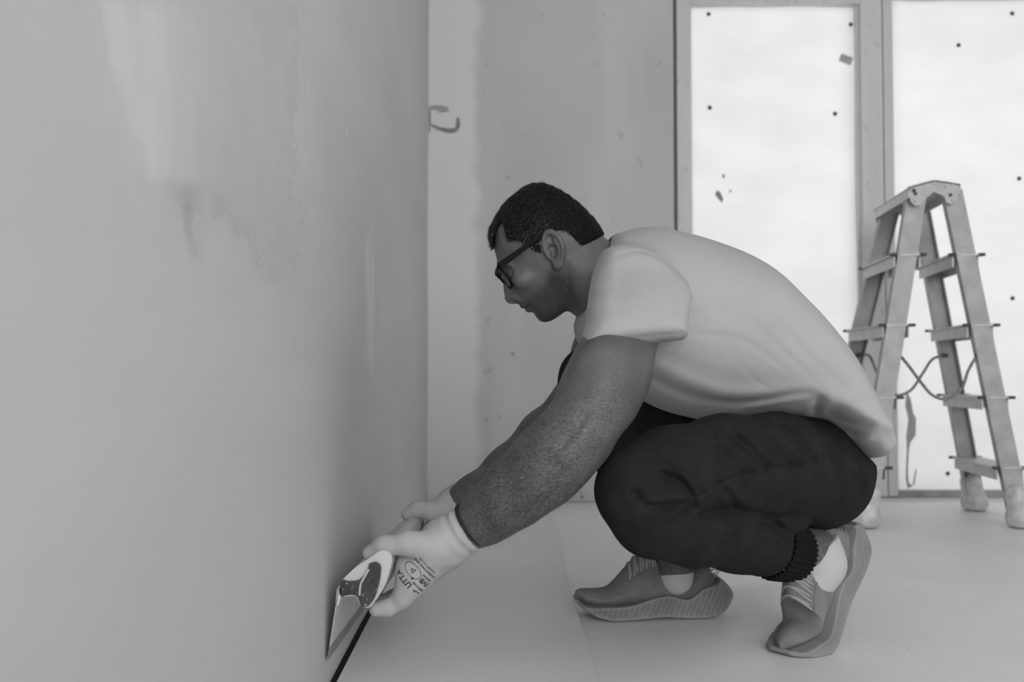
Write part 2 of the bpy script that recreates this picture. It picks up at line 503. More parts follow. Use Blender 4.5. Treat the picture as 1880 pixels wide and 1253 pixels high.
# right wall, and rear wall with the window behind the camera
mb = MB(); mb.box((XR, YR, 0), (XR + 0.2, YB, ZC))
tag(mb.build('wall_right', M_plain), kind='structure')
mb = MB(); mb.box((-0.62, YR - 0.2, 0), (-0.25, YR, ZC)); mb.box((2.65, YR - 0.2, 0), (XR, YR, ZC)); mb.box((-0.25, YR - 0.2, 0), (2.65, YR, 0.4)); mb.box((-0.25, YR - 0.2, 2.5), (2.65, YR, ZC))
tag(mb.build('wall_rear', M_plain), kind='structure')
# sealing foam deep in the joint between wall and window frame
mb = MB(); mb.box((XW0, 3.83, 0), (XW0 + .06, 3.85, ZW1)); tag(mb.build('trim_1', mat('sealing_foam', 0.35, 0.95)), kind='structure')
# D-shaped cut for an electric box, half filled, in the back wall by the corner
pp = lambda x, y: W(x + 3, y, YB - 0.0012)
M_crack = mat('raw_board_edge', 0.26, 0.9, 0.1, noise=(60, 0.06, 3))
def strip(pts, wid, name, m, parent):
    P = spline([pp(*p) for p in pts], 5); wd = np.interp(np.linspace(0, 1, len(P)), np.linspace(0, 1, len(wid)), wid)
    v = []; n = len(P)
    for i in range(n):
        d = P[min(i+1, n-1)] - P[max(i-1, 0)]; nn = np.array([-d[2], 0, d[0]]); nn /= np.linalg.norm(nn) + 1e-9
        v += [P[i] + nn*wd[i]/2, P[i] - nn*wd[i]/2, P[i] + nn*wd[i]/2 + np.array([0, .004, 0]), P[i] - nn*wd[i]/2 + np.array([0, .004, 0])]
    mb = MB(); f = []
    for i in range(n - 1):
        a, b = i*4, i*4+4
        f += [(a, a+1, b+1, b), (a, b, b+2, a+2), (a+1, a+3, b+3, b+1)]
    mb.add(v, f); return mb.build(name, m, parent)
strip([(786, 195), (786, 212), (786, 242)], [.004, .007, .004], 'crack', M_crack, wb)
strip([(788, 198), (803, 198), (820, 199)], [.014, .020, .008], 'crack', mat('grey_filler', 0.36, 0.9), wb)
strip([(786, 227), (800, 235), (820, 240), (834, 238), (838, 228), (837, 216)], [.003, .012, .018, .016, .016, .010], 'crack', M_crack, wb)
strip([(800, 206), (812, 204), (822, 204)], [.003, .007, .003], 'crack', M_crack, wb)
mb = MB(); mb.prism([pp(872, 160), pp(886, 152), pp(882, 162), pp(873, 173)], (0, .003, 0)); mb.build('plaster_dab', mat('white_filler', 0.58, 0.8), wb)
for (x, y, r) in ((1068, 913, .007), (1066, 905, .004), (941, 650, .006), (946, 656, .003), (893, 772, .005), (916, 765, .004)):
    mb = MB(); c = W(x, y, YB - 0.001); mb.prism([c + np.array([math.cos(t)*r*random.uniform(.6, 1.1), 0, math.sin(t)*r*1.4*random.uniform(.6, 1.1)]) for t in np.arange(0, 6.2, 0.8)], (0, .003, 0)); mb.build('stain', M_crack, wb)

# ------------------------------------------------------------------ windows in the back wall
YF = 3.80
def wx(px, py=450): return W(px, py, YF)[0]
ZT = W(1420, 11, YF)[2]; ZT2 = W(1760, -1, YF)[2]
x0, x1, x2, x3 = wx(1242), wx(1269), wx(1580), wx(1640)
def tape_extra(m, nt, b, tc, out):
    o = tc.outputs['Object']
    marks = nrange(nt, nnoise(nt, o, 26, 3, (1.6, 1, 0.7)), 0.60, 0.68, 0, -0.10)
    strip_m = nrange(nt, nnoise(nt, o, 3, 2, (6, 1, 0.1)), 0.4, 0.6, -0.02, 0.02)
    nt.links.new(nmath(nt, 'ADD', nmath(nt, 'ADD', marks, strip_m), 0.66), b.inputs['Base Color'])
M_frame = mat('frame_with_protective_tape', 0.47, 0.5, 0.4, extra=tape_extra)
M_frame2 = mat('frame_profile', 0.64, 0.45, 0.4, noise=(8, 0.02, 3))

def film_mat(name):
    m = bpy.data.materials.new(name); m.use_nodes = True; nt = m.node_tree; nt.nodes.clear()
    out = nt.nodes.new('ShaderNodeOutputMaterial'); mx = nt.nodes.new('ShaderNodeMixShader')
    tr = nt.nodes.new('ShaderNodeBsdfTranslucent'); df = nt.nodes.new('ShaderNodeBsdfDiffuse')
    tc = nt.nodes.new('ShaderNodeTexCoord')
    c = nrange(nt, nnoise(nt, tc.outputs['Object'], 3.5, 5, (1, 1, 2.2)), 0.3, 0.7, 0.80, 0.88)
    nt.links.new(c, tr.inputs['Color']); df.inputs['Color'].default_value = (.8, .8, .8, 1)
    mx.inputs[0].default_value = 0.25
    nt.links.new(tr.outputs[0], mx.inputs[1]); nt.links.new(df.outputs[0], mx.inputs[2]); nt.links.new(mx.outputs[0], out.inputs[0])
    return m
M_film = film_mat('white_protective_fleece')
M_pin = mat('dark_pin', 0.05, 0.6)
M_tape = mat('masking_tape', 0.42, 0.7)

def film(parent, xa, xb, za, zb, y, seed):
    us = np.linspace(xa, xb, 40); vs = np.linspace(za, zb, 60)
    r = np.random.default_rng(seed); ph = r.uniform(0, 6, 6)
    def fn(u, v):
        d = 0.004 * math.sin(u*9 + v*2 + ph[0]) * math.sin(v*5 + ph[1]) + 0.003 * math.sin(u*23 - v*7 + ph[2])
        return (u, y + d, v)
    o = grid_wall('film', us, vs, fn, M_film, kind=None); o.parent = parent
    return o
def pins(parent, pts, y, r=0.0085):
    me = None
    for (px, py) in pts:
        c = W(px, py, y)
        if me is None:
            mb = MB(); mb.tube([(0, -0.004, 0), (0, -0.001, 0), (0, 0.008, 0)], [r*0.75, r, r*0.6], 10); q = mb.build('pin', M_pin, parent, True); me = q.data
        else: q = link('pin', me, None, parent)
        q.location = V(c)

win1 = empty('window_1', (float(x0), YF, 0)); win1['kind'] = 'structure'
def at(parent, o):
    """keep world placement while parenting to an empty"""
    o.parent = parent; o.matrix_parent_inverse = Matrix.Translation(parent.location).inverted(); return o
mb = MB(); mb.box((x0, YF - .03, 0), (x1, YF + .05, ZW1 + .05)); at(win1, mb.build('stile', M_frame, None, False, .003))
mb = MB(); mb.box((x2, YF - .03, 0), (wx(1619), YF + .05, ZW1 + .05)); at(win1, mb.build('stile', M_frame, None, False, .003))
mb = MB(); mb.box((x2 - .012, YF - .008, .045), (x2, YF + .05, ZT)); at(win1, mb.build('glazing_bead', M_frame2, None))
mb = MB(); mb.box((x1, YF - .028, ZT), (x2, YF + .05, ZW1 + .06)); at(win1, mb.build('top_rail', M_frame, None, False, .003))
mb = MB(); mb.box((x1, YF - .028, -.004), (x2, YF + .05, .05)); at(win1, mb.build('bottom_rail', M_frame2, None, False, .003))
f1 = at(win1, film(None, x1 - .004, x2 + .004, .04, ZT + .01, YF + .012, 3))
win2 = empty('window_2', (float(x3), YF, 0)); win2['kind'] = 'structure'
mb = MB(); mb.box((wx(1622), YF - .022, 0), (x3, YF + .05, ZW1 + .05)); at(win2, mb.build('stile', M_frame2, None, False, .003))
mb = MB(); mb.box((x3, YF - .02, ZT2), (3.35, YF + .05, ZW1 + .06)); at(win2, mb.build('top_rail', M_frame2, None, False, .003))
mb = MB(); mb.box((x3, YF - .025, -.004), (3.35, YF + .05, .022)); at(win2, mb.build('sill', mat('sill_metal', 0.33, 0.6, noise=(14, .06, 3)), None, False, .002))
mb = MB(); mb.box((3.28, YF - .02, .02), (3.35, YF + .05, ZT2)); at(win2, mb.build('stile', M_frame2, None, False, .003))
f2 = at(win2, film(None, x3 - .004, 3.30, .018, ZT2 + .01, YF + .012, 9))
def pins_at(parent, pts, y):
    n0 = set(o.name for o in bpy.data.objects); pins(None, pts, y)
    for o in bpy.data.objects:
        if o.name not in n0: at(parent, o)
pins_at(win1, [(1301, 26), (1562, 45), (1303, 198), (1533, 209)], YF + .008)
pins_at(win2, [(1760, 83), (1858, 25), (1871, 328), (1859, 548), (1740, 870)], YF + .008)
def blot(parent, pts, y, m, name, th=.002):
    mb = MB(); mb.prism([W(a, b, y) for a, b in pts], (0, th, 0)); return at(parent, mb.build(name, m, None))
blot(win1, [(1545, 98), (1567, 106), (1561, 120), (1540, 111)], YF + .003, M_tape, 'tape')
M_stain = mat('grey_stain', 0.30, 0.9, noise=(30, .05, 3))
blot(win1, [(1317, 349), (1323, 354), (1328, 366), (1325, 372), (1316, 362), (1313, 356)], YF + .003, M_stain, 'stain')
blot(win1, [(1327, 319), (1331, 322), (1330, 328), (1326, 325)], YF + .003, M_stain, 'stain')
blot(win1, [(1340, 348), (1343, 350), (1342, 354), (1339, 352)], YF + .003, M_stain, 'stain')
M_tear = mat('torn_fleece_edge', 0.42, 0.9, noise=(20, .06, 3))
tearp = [(1664, 716), (1672, 733), (1677, 760), (1682, 768), (1681, 800), (1672, 812), (1669, 826), (1667, 860), (1668, 886), (1676, 893), (1667, 898), (1663, 880), (1665, 826), (1664, 800), (1668, 770), (1662, 745)]
blot(win2, tearp, YF + .002, M_tear, 'tear')
blot(win2, [(1676, 890), (1681, 862), (1683, 862), (1679, 892)], YF + .002, M_tear, 'tear')

# ------------------------------------------------------------------ protective boards on the floor
def sheet(name, x0f, x1f, y0, y1, z, th, lift, seed):
    us = np.arange(y0, y1 + .02, .04); nx = 30
    r = np.random.default_rng(seed); ph = r.uniform(0, 6.28, 8)
    top = []
    for Y in us:
        for k in range(nx + 1):
            t = k / nx; a, b = x0f(Y), x1f(Y); X = a + (b - a) * t
            w = 0.0006 * (math.sin(X*3.1 + Y*2.2 + ph[0]) * math.sin(Y*3.3 + ph[1]) + 1)
            top.append((X, Y, z + th + w + lift(t, X, Y)))
    n = len(us); k1 = nx + 1; v = top + [(p[0], p[1], p[2] - th) for p in top]; N = len(top)
    f = []
    for i in range(n-1):
        for j in range(nx):
            a = i*k1+j; f += [(a, a+1, a+k1+1, a+k1), (N+a, N+a+k1, N+a+k1+1, N+a+1)]
    for i in range(n-1):
        a = i*k1; f.append((a, a+k1, N+a+k1, N+a)); a = i*k1+nx; f.append((a, N+a, N+a+k1, a+k1))
    for j in range(nx):
        f.append((j, N+j, N+j+1, j+1)); a = (n-1)*k1+j; f.append((a, a+1, N+a+1, N+a))
    mb = MB(); mb.add(v, f); o = mb.build(name, M_sheet, None, True)
    m = o.modifiers.new('sharp', 'EDGE_SPLIT'); m.split_angle = math.radians(50)
    return o
seam = lambda Y: 0.120 + 0.003 * math.sin(Y * 5)
s1 = sheet('floor_board', lambda Y: 0.06, lambda Y: 3.9, -2.4, 3.59, -0.003, 0.003, lambda t, X, Y: 0.0, 5)
tag(s1, 'wide pale protective board on the floor under the ladder and squatting man', 'floor board', 'protective boards on the floor')
s2 = sheet('floor_board', lambda Y: wall_x(Y) + 0.0105, seam, -2.4, 3.59, 0.0013, 0.003, lambda t, X, Y: 0.0150 * t**8 * (0.6 + 0.4 * math.exp(-((Y - 1.5) / .5)**2)), 6)
tag(s2, 'narrow pale protective board on the floor along the plastered wall', 'floor board', 'protective boards on the floor')
# ------------------------------------------------------------------ step ladder
M_alu = mat('dusty_aluminium', 0.43, 0.5, 0.5, 0.25, noise=(18, 0.07, 5), bump=(60, .15, .001))
M_alu2 = mat('scuffed_aluminium', 0.56, 0.45, 0.5, 0.25, noise=(25, 0.06, 5))
M_blackp = mat('black_plastic', 0.04, 0.5)
M_wrap = mat('plastic_wrapped_foot', 0.58, 0.35, 0.5, noise=(40, .12, 4), bump=(70, .6, .003))
YN, YFAR = 3.0, 3.38
lad = empty('step_ladder', (1.33, 3.19, 0.0))
tag(lad, 'dusty aluminium folding step ladder standing open in front of the sheeted windows', 'ladder')
rails = {'B': ((1685, 350), (1588, 960), YN), 'D': ((1749, 350), (1876, 960), YN),
         'A': ((1632, 388), (1500, 930), YFAR), 'C': ((1688, 388), (1790, 930), YFAR)}
RP = {}
def rail_at(k, Z):
    a, b = RP[k]; t = (Z - a[2]) / (b[2] - a[2]); return a + (b - a) * t
for k, (t, f, Y) in rails.items():
    a = W(t[0], t[1], Y); b = W(f[0], f[1], Y); d = (b - a); b = a + d * ((a[2] - 0.02) / (a[2] - b[2]))
    RP[k] = (a, b)
    mb = MB(); d = (b - a) / np.linalg.norm(b - a); wd = np.array([1.0, 0, 0]); wd -= d * wd.dot(d); wd /= np.linalg.norm(wd)
    front = -1 if k in 'BD' else 1
    mb.beam(a, b, wd, .058, .004)                                   # web of the channel
    for s in (-1, 1):
        e = wd * s * .027; o2 = np.array([0, -front * .012, 0]); mb.beam(a + e + o2, b + e + o2, wd, .004, .022)   # flanges
    at(lad, mb.build('rail', M_alu, None, False, .0008))
    # foot
    c = RP[k][1]
    def ff(p, c=c, k=k):
        q = ball(p, (c[0], c[1], .028), (.044, .036, .036))
        q = smin(q, cone(p, c + np.array([0, 0, .01]), rail_at(k, .10), .036, .033), .02)
        q = q + 0.0025 * pnoise(p[0]*28, p[1]*28, p[2]*22, seed=ord(k))
        return smax(q, 0.0035 - p[2], .004)
    o = sculpt('rubber_foot', ff, (c[0]-.08, c[1]-.07, -.005), (c[0]+.08, c[1]+.07, .17), .005, M_wrap); at(lad, o)
# steps
for (n, f) in (('B', 'A'), ('D', 'C')):
    for Z in (.822, .609, .391, .180):
        p = rail_at(n, Z); q = rail_at(f, Z); d = (q - p) / np.linalg.norm(q - p)
        side = np.array([1.0, 0, 0])
        mb = MB()
        mb.beam(p - d*.004, q + d*.004, side, .098, .005)               # tread
        mb.beam(p + np.array([-.038, .004, -.019]), q + np.array([-.038, -.004, -.019]), side, .004, .036)
        mb.beam(p + np.array([.038, .004, -.019]), q + np.array([.038, -.004, -.019]), side, .004, .036)
        o = at(lad, mb.build('step', M_alu2, None, False, .0008))
        for e, sg in ((p, -1), (q, 1)):
            for s in (-1, 1):
                mb = MB(); mb.box(e + np.array([s*.044 - .009, sg*.004 - .010, -.0045]), e + np.array([s*.044 + .009, sg*.004 + .010, .0045]))
                at(lad, mb.build('step_end_cap', M_blackp, None, False, .001))
# top brackets and treads
M_plate = mat('bracket_plate', 0.48, 0.45, 0.5, 0.3, noise=(30, .06, 5))
plate = [(1667, 343), (1690, 336), (1715, 330), (1740, 333), (1764, 338), (1761, 356), (1757, 370), (1748, 376), (1738, 372), (1734, 361), (1715, 352), (1697, 368), (1690, 377), (1680, 378), (1672, 371), (1670, 358)]
mb = MB(); mb.prism([W(a, b, YN - .028) for a, b in plate], (0, .005, 0)); at(lad, mb.build('hinge_plate', M_plate, None, False, .001))
dB = rail_at('B', 1.0) - rail_at('A', 1.0)
mb = MB(); mb.prism([W(a, b, YN - .028) - np.array([dB[0]*1.0, dB[1] - .05, -.005]) for a, b in plate], (0, .005, 0)); at(lad, mb.build('hinge_plate', M_plate, None, False, .001))
n1 = W(1668, 344, YN - .028); n2 = W(1715, 331, YN - .028); n3 = W(1763, 338, YN - .028)
off = np.array([-dB[0], .45, .004]); off[1] = YFAR - YN + .05
for a, b in ((n1, n2), (n2, n3)):
    dn = np.array([0, 0, -.005]); lip = np.array([0, 0, -.035])
    mb = MB(); mb.prism([a, b, b + dn, a + dn], off); at(lad, mb.build('top_tread', M_alu2, None, False, .0008))
for a in (n1, n3):
    mb = MB(); s = .003 if a is n1 else -.003
    mb.prism([a, a + np.array([s, 0, 0]), a + np.array([s, 0, -.032]), a + np.array([0, 0, -.032])], off); at(lad, mb.build('top_lip', M_alu2, None))
for (x, y, r) in ((1678, 350, .006), (1681, 356, .005), (1715, 337, .004), (1737, 342, .004), (1748, 340, .004), (1745, 358, .005), (1750, 369, .004), (1681, 370, .003)):
    c = W(x, y, YN - .03); mb = MB(); mb.tube([c + np.array([0, -.002, 0]), c + np.array([0, .004, 0])], r, 10); at(lad, mb.build('rivet', M_blackp if r > .0045 else M_plate, None))
# restraint cords
M_cord = mat('grey_webbing', 0.22, 0.8, noise=(90, .10, 2))
def cord(pts, Y0, Y1):
    n = len(pts); P = spline([W(p[0], p[1], Y0 + (Y1 - Y0) * i / (n - 1)) for i, p in enumerate(pts)], 8)
    mb = MB(); mb.tube(P, .0045, 8); at(lad, mb.build('restraint_cord', M_cord, None, True))
    for e in (P[0], P[-1]):
        mb = MB(); mb.box(e - np.array([.009, .006, .007]), e + np.array([.009, .006, .007])); at(lad, mb.build('cord_clip', M_blackp, None, False, .002))
cord([(1648, 648), (1668, 672), (1692, 704), (1712, 726), (1738, 733), (1765, 714), (1778, 680), (1796, 649)], YN + .01, YN + .01)
cord([(1578, 652), (1596, 654), (1608, 680), (1622, 712), (1645, 726), (1672, 717), (1694, 686), (1712, 660), (1735, 653)], YFAR - .03, YFAR - .03)
# ------------------------------------------------------------------ wide smoothing knife held against the wall
YK0, YK1 = 1.44, 2.02
DK = np.array([0.005, YK1 - YK0, -0.0155])         # near end -> far end
def K(px, py): return W(px, py, YK0)
M_steel = mat('spring_steel', 0.70, 0.30, 0.5, 0.30, noise=(12, .05, 4))
M_bevel = mat('worn_blade_edge', 0.24, 0.4, 0.5, 0.2, noise=(30, .04, 3))
M_grip = mat('matt_aluminium_grip', 0.60, 0.42, 0.5, 0.35, noise=(20, .04, 3))
def speck(m, nt, b, tc, out):
    o = tc.outputs['Object']
    s = nrange(nt, nnoise(nt, o, 150, 2), 0.63, 0.70, 0, .45); s2 = nrange(nt, nnoise(nt, o, 40, 4), 0.35, 0.65, .03, .055)
    nt.links.new(nmath(nt, 'ADD', s, s2), b.inputs['Base Color'])
M_cap = mat('dark_end_cap_with_plaster_specks', 0.05, 0.45, extra=speck)
kn = empty('smoothing_knife', (float(K(683, 1065)[0]), YK0, 0.03))
tag(kn, 'wide steel smoothing knife with aluminium grip and dark end cap, pressed to the wall', 'smoothing knife')
def loft(poly, d0, d1, name, m, smooth=True, bevel=0):
    mb = MB(); mb.prism([p + DK * d0 for p in poly], DK * (d1 - d0)); o = at(kn, mb.build(name, m, None, smooth, bevel))
    if smooth:
        e = o.modifiers.new('sharp', 'EDGE_SPLIT'); e.split_angle = math.radians(38)
    return o
bar = spline([K(*p) for p in [(630, 1064), (650, 1045), (667, 1033), (681, 1024), (693, 1015), (706, 1012), (716, 1018), (719, 1031), (714, 1052), (705, 1078), (692, 1100), (679, 1116), (668, 1117), (658, 1109), (652, 1097), (634, 1097), (625, 1090), (624, 1074)]], 4, True)
loft(bar, 0.008, 1.0, 'grip', M_grip)
cap = spline([K(*p) for p in [(679, 1035), (691, 1033), (699, 1041), (698, 1060), (694, 1079), (688, 1098), (678, 1112), (670, 1115), (662, 1111), (657, 1098), (649, 1093), (635, 1094), (628, 1096), (623, 1090), (624, 1075), (629, 1066), (640, 1068), (657, 1066), (666, 1059), (674, 1049), (677, 1040)]], 4, True)
loft(cap, 0.0, 0.012, 'end_cap', M_cap)
c0 = cap - cap.mean(0)
loft(cap, 0.998, 1.006, 'end_cap', M_cap)
# inner socket rib of the cap
mb = MB(); P = spline([K(*p) + np.array([0, -.0012, 0]) for p in [(677, 1046), (668, 1062), (662, 1074), (660, 1094)]], 5); mb.tube(P, .0018, 6); at(kn, mb.build('cap_rib', M_grip, None, True))
# blade: from the clamp down to the wall; a bare bevelled strip at the working edge
bt = K(622, 1076); bb = K(600.5, 1214)
bm_ = bb + (bt - bb) * 0.19
th = np.array([.0011, 0, .0002])
FD = np.array([-0.003, 0, 0.0])
def plate_between(a, b, name, m):
    A = np.array(DK); mb = MB()
    far = lambda p: p + A + (np.array([-.0141, 0, -.013]) if p is bb else np.array([-.0125, 0, -.010]) if p is bm_ else np.array([-.008, 0, 0]))
    vs = [a, b, b + th, a + th, far(a), far(b), far(b) + th, far(a) + th]
    mb.add(vs, [(0,1,2,3), (7,6,5,4), (0,4,5,1), (1,5,6,2), (2,6,7,3), (3,7,4,0)]); return at(kn, mb.build(name, m, None))
plate_between(bb, bm_, 'blade_edge', M_bevel)
plate_between(bm_, bt, 'blade', M_steel)
cl = [K(*p) for p in [(619, 1082), (626, 1081), (625, 1100), (621, 1113), (616, 1113), (617, 1098)]]
loft(cl, 0.0, 1.0, 'clamp_strip', M_steel, False)
# ------------------------------------------------------------------ the squatting man
YM = 1.79                                    # body mid plane
man = empty('person', (0.33, YM, 0.0))
tag(man, 'squatting person in white t-shirt, dark trousers and glasses, smoothing the plastered wall', 'person')
def own(o, parent=man):
    if parent is man: return at(man, o)
    o.parent = parent; return o

# ---- materials
def skin_extra(m, nt, b, tc, out):
    o = tc.outputs['Object']
    at_ = nt.nodes.new('ShaderNodeAttribute'); at_.attribute_name = 'tone'
    sp = nt.nodes.new('ShaderNodeSeparateColor'); nt.links.new(at_.outputs['Color'], sp.inputs[0])
    base = nrange(nt, nnoise(nt, o, 26, 5), 0.3, 0.7, 0.108, 0.145)
    stub = nmath(nt, 'MULTIPLY', sp.outputs[0], nrange(nt, nnoise(nt, o, 620, 2), 0.35, 0.62, 0.35, 1.0))
    c = nmath(nt, 'SUBTRACT', base, nmath(nt, 'MULTIPLY', stub, 0.088))
    c = nmath(nt, 'SUBTRACT', c, nmath(nt, 'MULTIPLY', sp.outputs[2], 0.06))
    dust = nmath(nt, 'MULTIPLY', sp.outputs[1], nrange(nt, nnoise(nt, o, 95, 4, (1, 1, 1.6)), 0.70, 0.74, 0, 0.16))
    hair = nmath(nt, 'MULTIPLY', sp.outputs[1], nrange(nt, nnoise(nt, o, 420, 3, (0.45, 1, 1)), 0.40, 0.62, 0.0, -0.055))
    c = nmath(nt, 'ADD', nmath(nt, 'ADD', c, dust), hair)
    nt.links.new(c, b.inputs['Base Color'])
    bp = nt.nodes.new('ShaderNodeBump'); bp.inputs['Strength'].default_value = .3; bp.inputs['Distance'].default_value = .0012
    nt.links.new(nnoise(nt, o, 240, 4), bp.inputs['Height']); nt.links.new(bp.outputs['Normal'], b.inputs['Normal'])
M_skin = mat('skin', 0.28, 0.48, 0.4, extra=skin_extra)
M_shirt = mat('white_cotton', 0.46, 0.9, 0.15, noise=(7, .02, 4), bump=(420, .12, .0008))
M_trous = mat('charcoal_cotton', 0.021, 0.9, 0.12, noise=(30, .004, 5), bump=(380, .3, .0009))
M_knit = mat('dark_rib_knit', 0.013, 0.95, 0.1, bump=(500, .3, .001))
M_hair = mat('dark_short_hair', 0.006, 0.7, 0.1)
M_glove = mat('white_knit_glove', 0.46, 0.85, 0.2, noise=(16, .04, 4), bump=(420, .25, .0010))
M_black = mat('black_elastic', 0.012, 0.7)
M_shoe = mat('grey_knit_upper', 0.21, 0.85, 0.2, noise=(40, .03, 3), bump=(520, .6, .0014))
M_sole = mat('pale_rubber_sole', 0.27, 0.6, 0.3, noise=(14, .03, 4))
M_lace = mat('pale_lace', 0.40, 0.8, 0.2)
M_sock = mat('white_sock', 0.55, 0.9, 0.1, bump=(300, .3, .001))
M_frame_g = mat('black_acetate', 0.004, 0.55, 0.15)

# ---- joints
SH_N = W(1192, 512, 1.585); EL_N = W(1072, 778, 1.45); WR_N = W(848, 978, 1.505)
SH_F = W(1165, 520, 1.96); EL_F = W(1048, 752, 1.99); WR_F = W(868, 905, 1.90)
HIP_N = W(1487, 848, 1.69); KN_N = W(1168, 902, 1.47); AN_N = W(1492, 1012, 1.70)
HIP_F = W(1470, 815, 1.90); KN_F = W(1078, 694, 1.945); AN_F = W(1240, 1022, 1.905)

# ---- head
YH = 1.775
HP = [(905, 440), (909, 465), (914, 482), (918, 493), (925, 505), (931, 516), (938, 532), (945, 547), (952, 556), (957, 562), (962, 566), (967, 566.5), (969, 571), (976, 573), (981, 577), (986, 585), (992, 590), (1000, 592), (1010, 590), (1018, 586), (1030, 578), (1041, 567), (1062, 540), (1086, 500), (1101, 465), (1102, 438), (1096, 424), (1085, 408), (1070, 392), (1052, 376), (1034, 363), (1015, 353), (1000, 347), (985, 345), (968, 350), (950, 363), (932, 379), (920, 396), (910, 414), (905, 428)]
R_head = poly_px(HP, YH, .0012, 3, blur=.012)
hx = lambda a, b, dy=0.0: W(a, b, YH) + np.array([0, dy, 0])
CHIN = hx(1000, 575)
mouth_l = line_px([(959, 567), (966, 564), (974, 559.5)], YH - .03, .001)
smile_l = line_px([(955, 545), (968, 553), (978, 565)], YH - .04, .001)
jaw_l = line_px([(1044, 512), (1040, 545), (1020, 577), (1000, 585)], YH - .05, .001)
def head_base(p):
    x, y, z = p
    dy = y - YH
    dc = np.sqrt((x-CHIN[0])**2 + (z-CHIN[2])**2)
    Wd = .0775 - .021 * np.exp(-(dc / .075)**2)
    return inflate(R_head(x, z), dy, .088, Wd)
EARC = W(1017, 456, YH - .082)
e1 = np.array([.33, 0, -.94]); e2 = np.array([.85, -.43, .30]); e2 -= e1 * e1.dot(e2); e2 /= np.linalg.norm(e2); e3 = np.cross(e1, e2)
if e3[1] > 0: e3 = -e3
def ear(p):
    x, y, z = p
    y = YH - np.abs(y - YH)
    dx, dy, dz = x-EARC[0], y-EARC[1], z-EARC[2]
    a = dx*e1[0]+dy*e1[1]+dz*e1[2]; b = dx*e2[0]+dy*e2[1]+dz*e2[2]; c = dx*e3[0]+dy*e3[1]+dz*e3[2]
    wb = .0205 - .006 * sstep(-.005, .034, a)
    q = np.sqrt((a/.0335)**2 + (b/wb)**2); de = (q - 1) * .019
    plate_ = smax(de, np.abs(c + .002) - .0036, .003)
    rim = np.sqrt((de + .0035)**2 + (c - .0015)**2) - .0036
    rim = np.where((a > .015) & (b < .0), rim + .004, rim)
    anti = np.sqrt((de + .0105)**2 + (c - .0005)**2) - .0030 + .012 * sstep(.001, -.006, b) 
    f = smin(plate_, rim, .002); f = smin(f, anti, .0025)
    con = np.sqrt(((a - .004)/.0115)**2 + ((b + .0035)/.0088)**2 + ((c - .001)/.013)**2); con = (con - 1) * .0085
    f = smax(f, -con, .002)
    tri = np.sqrt(((a + .016)/.009)**2 + ((b - .000)/.005)**2 + ((c - .004)/.005)**2); f = smax(f, -(tri - 1) * .005, .002)
    tragus = np.sqrt((a - .004)**2 + (b + .0135)**2 + (c + .001)**2) - .0058
    f = smin(f, tragus, .003)
    lobe = np.sqrt(((a - .029)/1.1)**2 + (b + .004)**2 + (c*1.4)**2) - .0075
    return smin(f, lobe, .006)
def head(p):
    x, y, z = p
    dy = y - YH; s = -np.abs(dy); q = (x, YH + s, z)            # bilateral features live on the near side
    f = head_base(p)
    # brow, cheek bone, socket, lids
    f = smin(f, cone(q, hx(921, 489, -.006), hx(932, 489, -.046), .0075, .0065), .010)
    f = smin(f, ball(q, hx(962, 517, -.048), (.022, .016, .018)), .020)
    f = smax(f, -ball(q, hx(930, 507, -.036), (.0125, .017, .0115)), .008)
    f = smin(f, ball(q, hx(945, 503, -.033), .0125), .003)
    f = smin(f, cone(q, hx(933, 497.5, -.020), hx(944, 497, -.047), .0042, .0038), .003)
    f = smin(f, cone(q, hx(936, 509, -.022), hx(945, 507, -.045), .0028, .0026), .004)
    # nose
    n = chain(p, [(hx(931, 508), .0075), (hx(936, 528), .0090), (hx(939, 545), .0125)], .010)
    n = smin(n, ball(q, hx(948, 545, -.0125), (.0105, .0075, .0085)), .005)
    n = smin(n, cone(p, hx(940, 548), hx(951, 550), .0075, .007), .006)
    f = smin(f, n, .008)
    f = smax(f, -ball(q, hx(942.5, 553.5, -.0085), (.0058, .0034, .0035)), .002)
    # lips
    f = smin(f, cone(q, hx(961.5, 562, 0), hx(974, 558.5, -.021), .0058, .0030), .005)
    f = smin(f, cone(q, hx(970, 567.5, 0), hx(978, 562, -.019), .0060, .0034), .005)
    near = sstep(.004, -.006, s + .020)
    f = f + .0018 * np.exp(-(mouth_l(x, z) / .0020)**2) * sstep(-.033, -.026, s)
    f = f + .0015 * np.exp(-(smile_l(x, z) / .004)**2) * sstep(.0, -.02, s)
    f = f - .0030 * np.exp(-(jaw_l(x, z) / .010)**2) * sstep(-.02, -.045, s)
    f = smin(f, ear(p), .004)
    return f
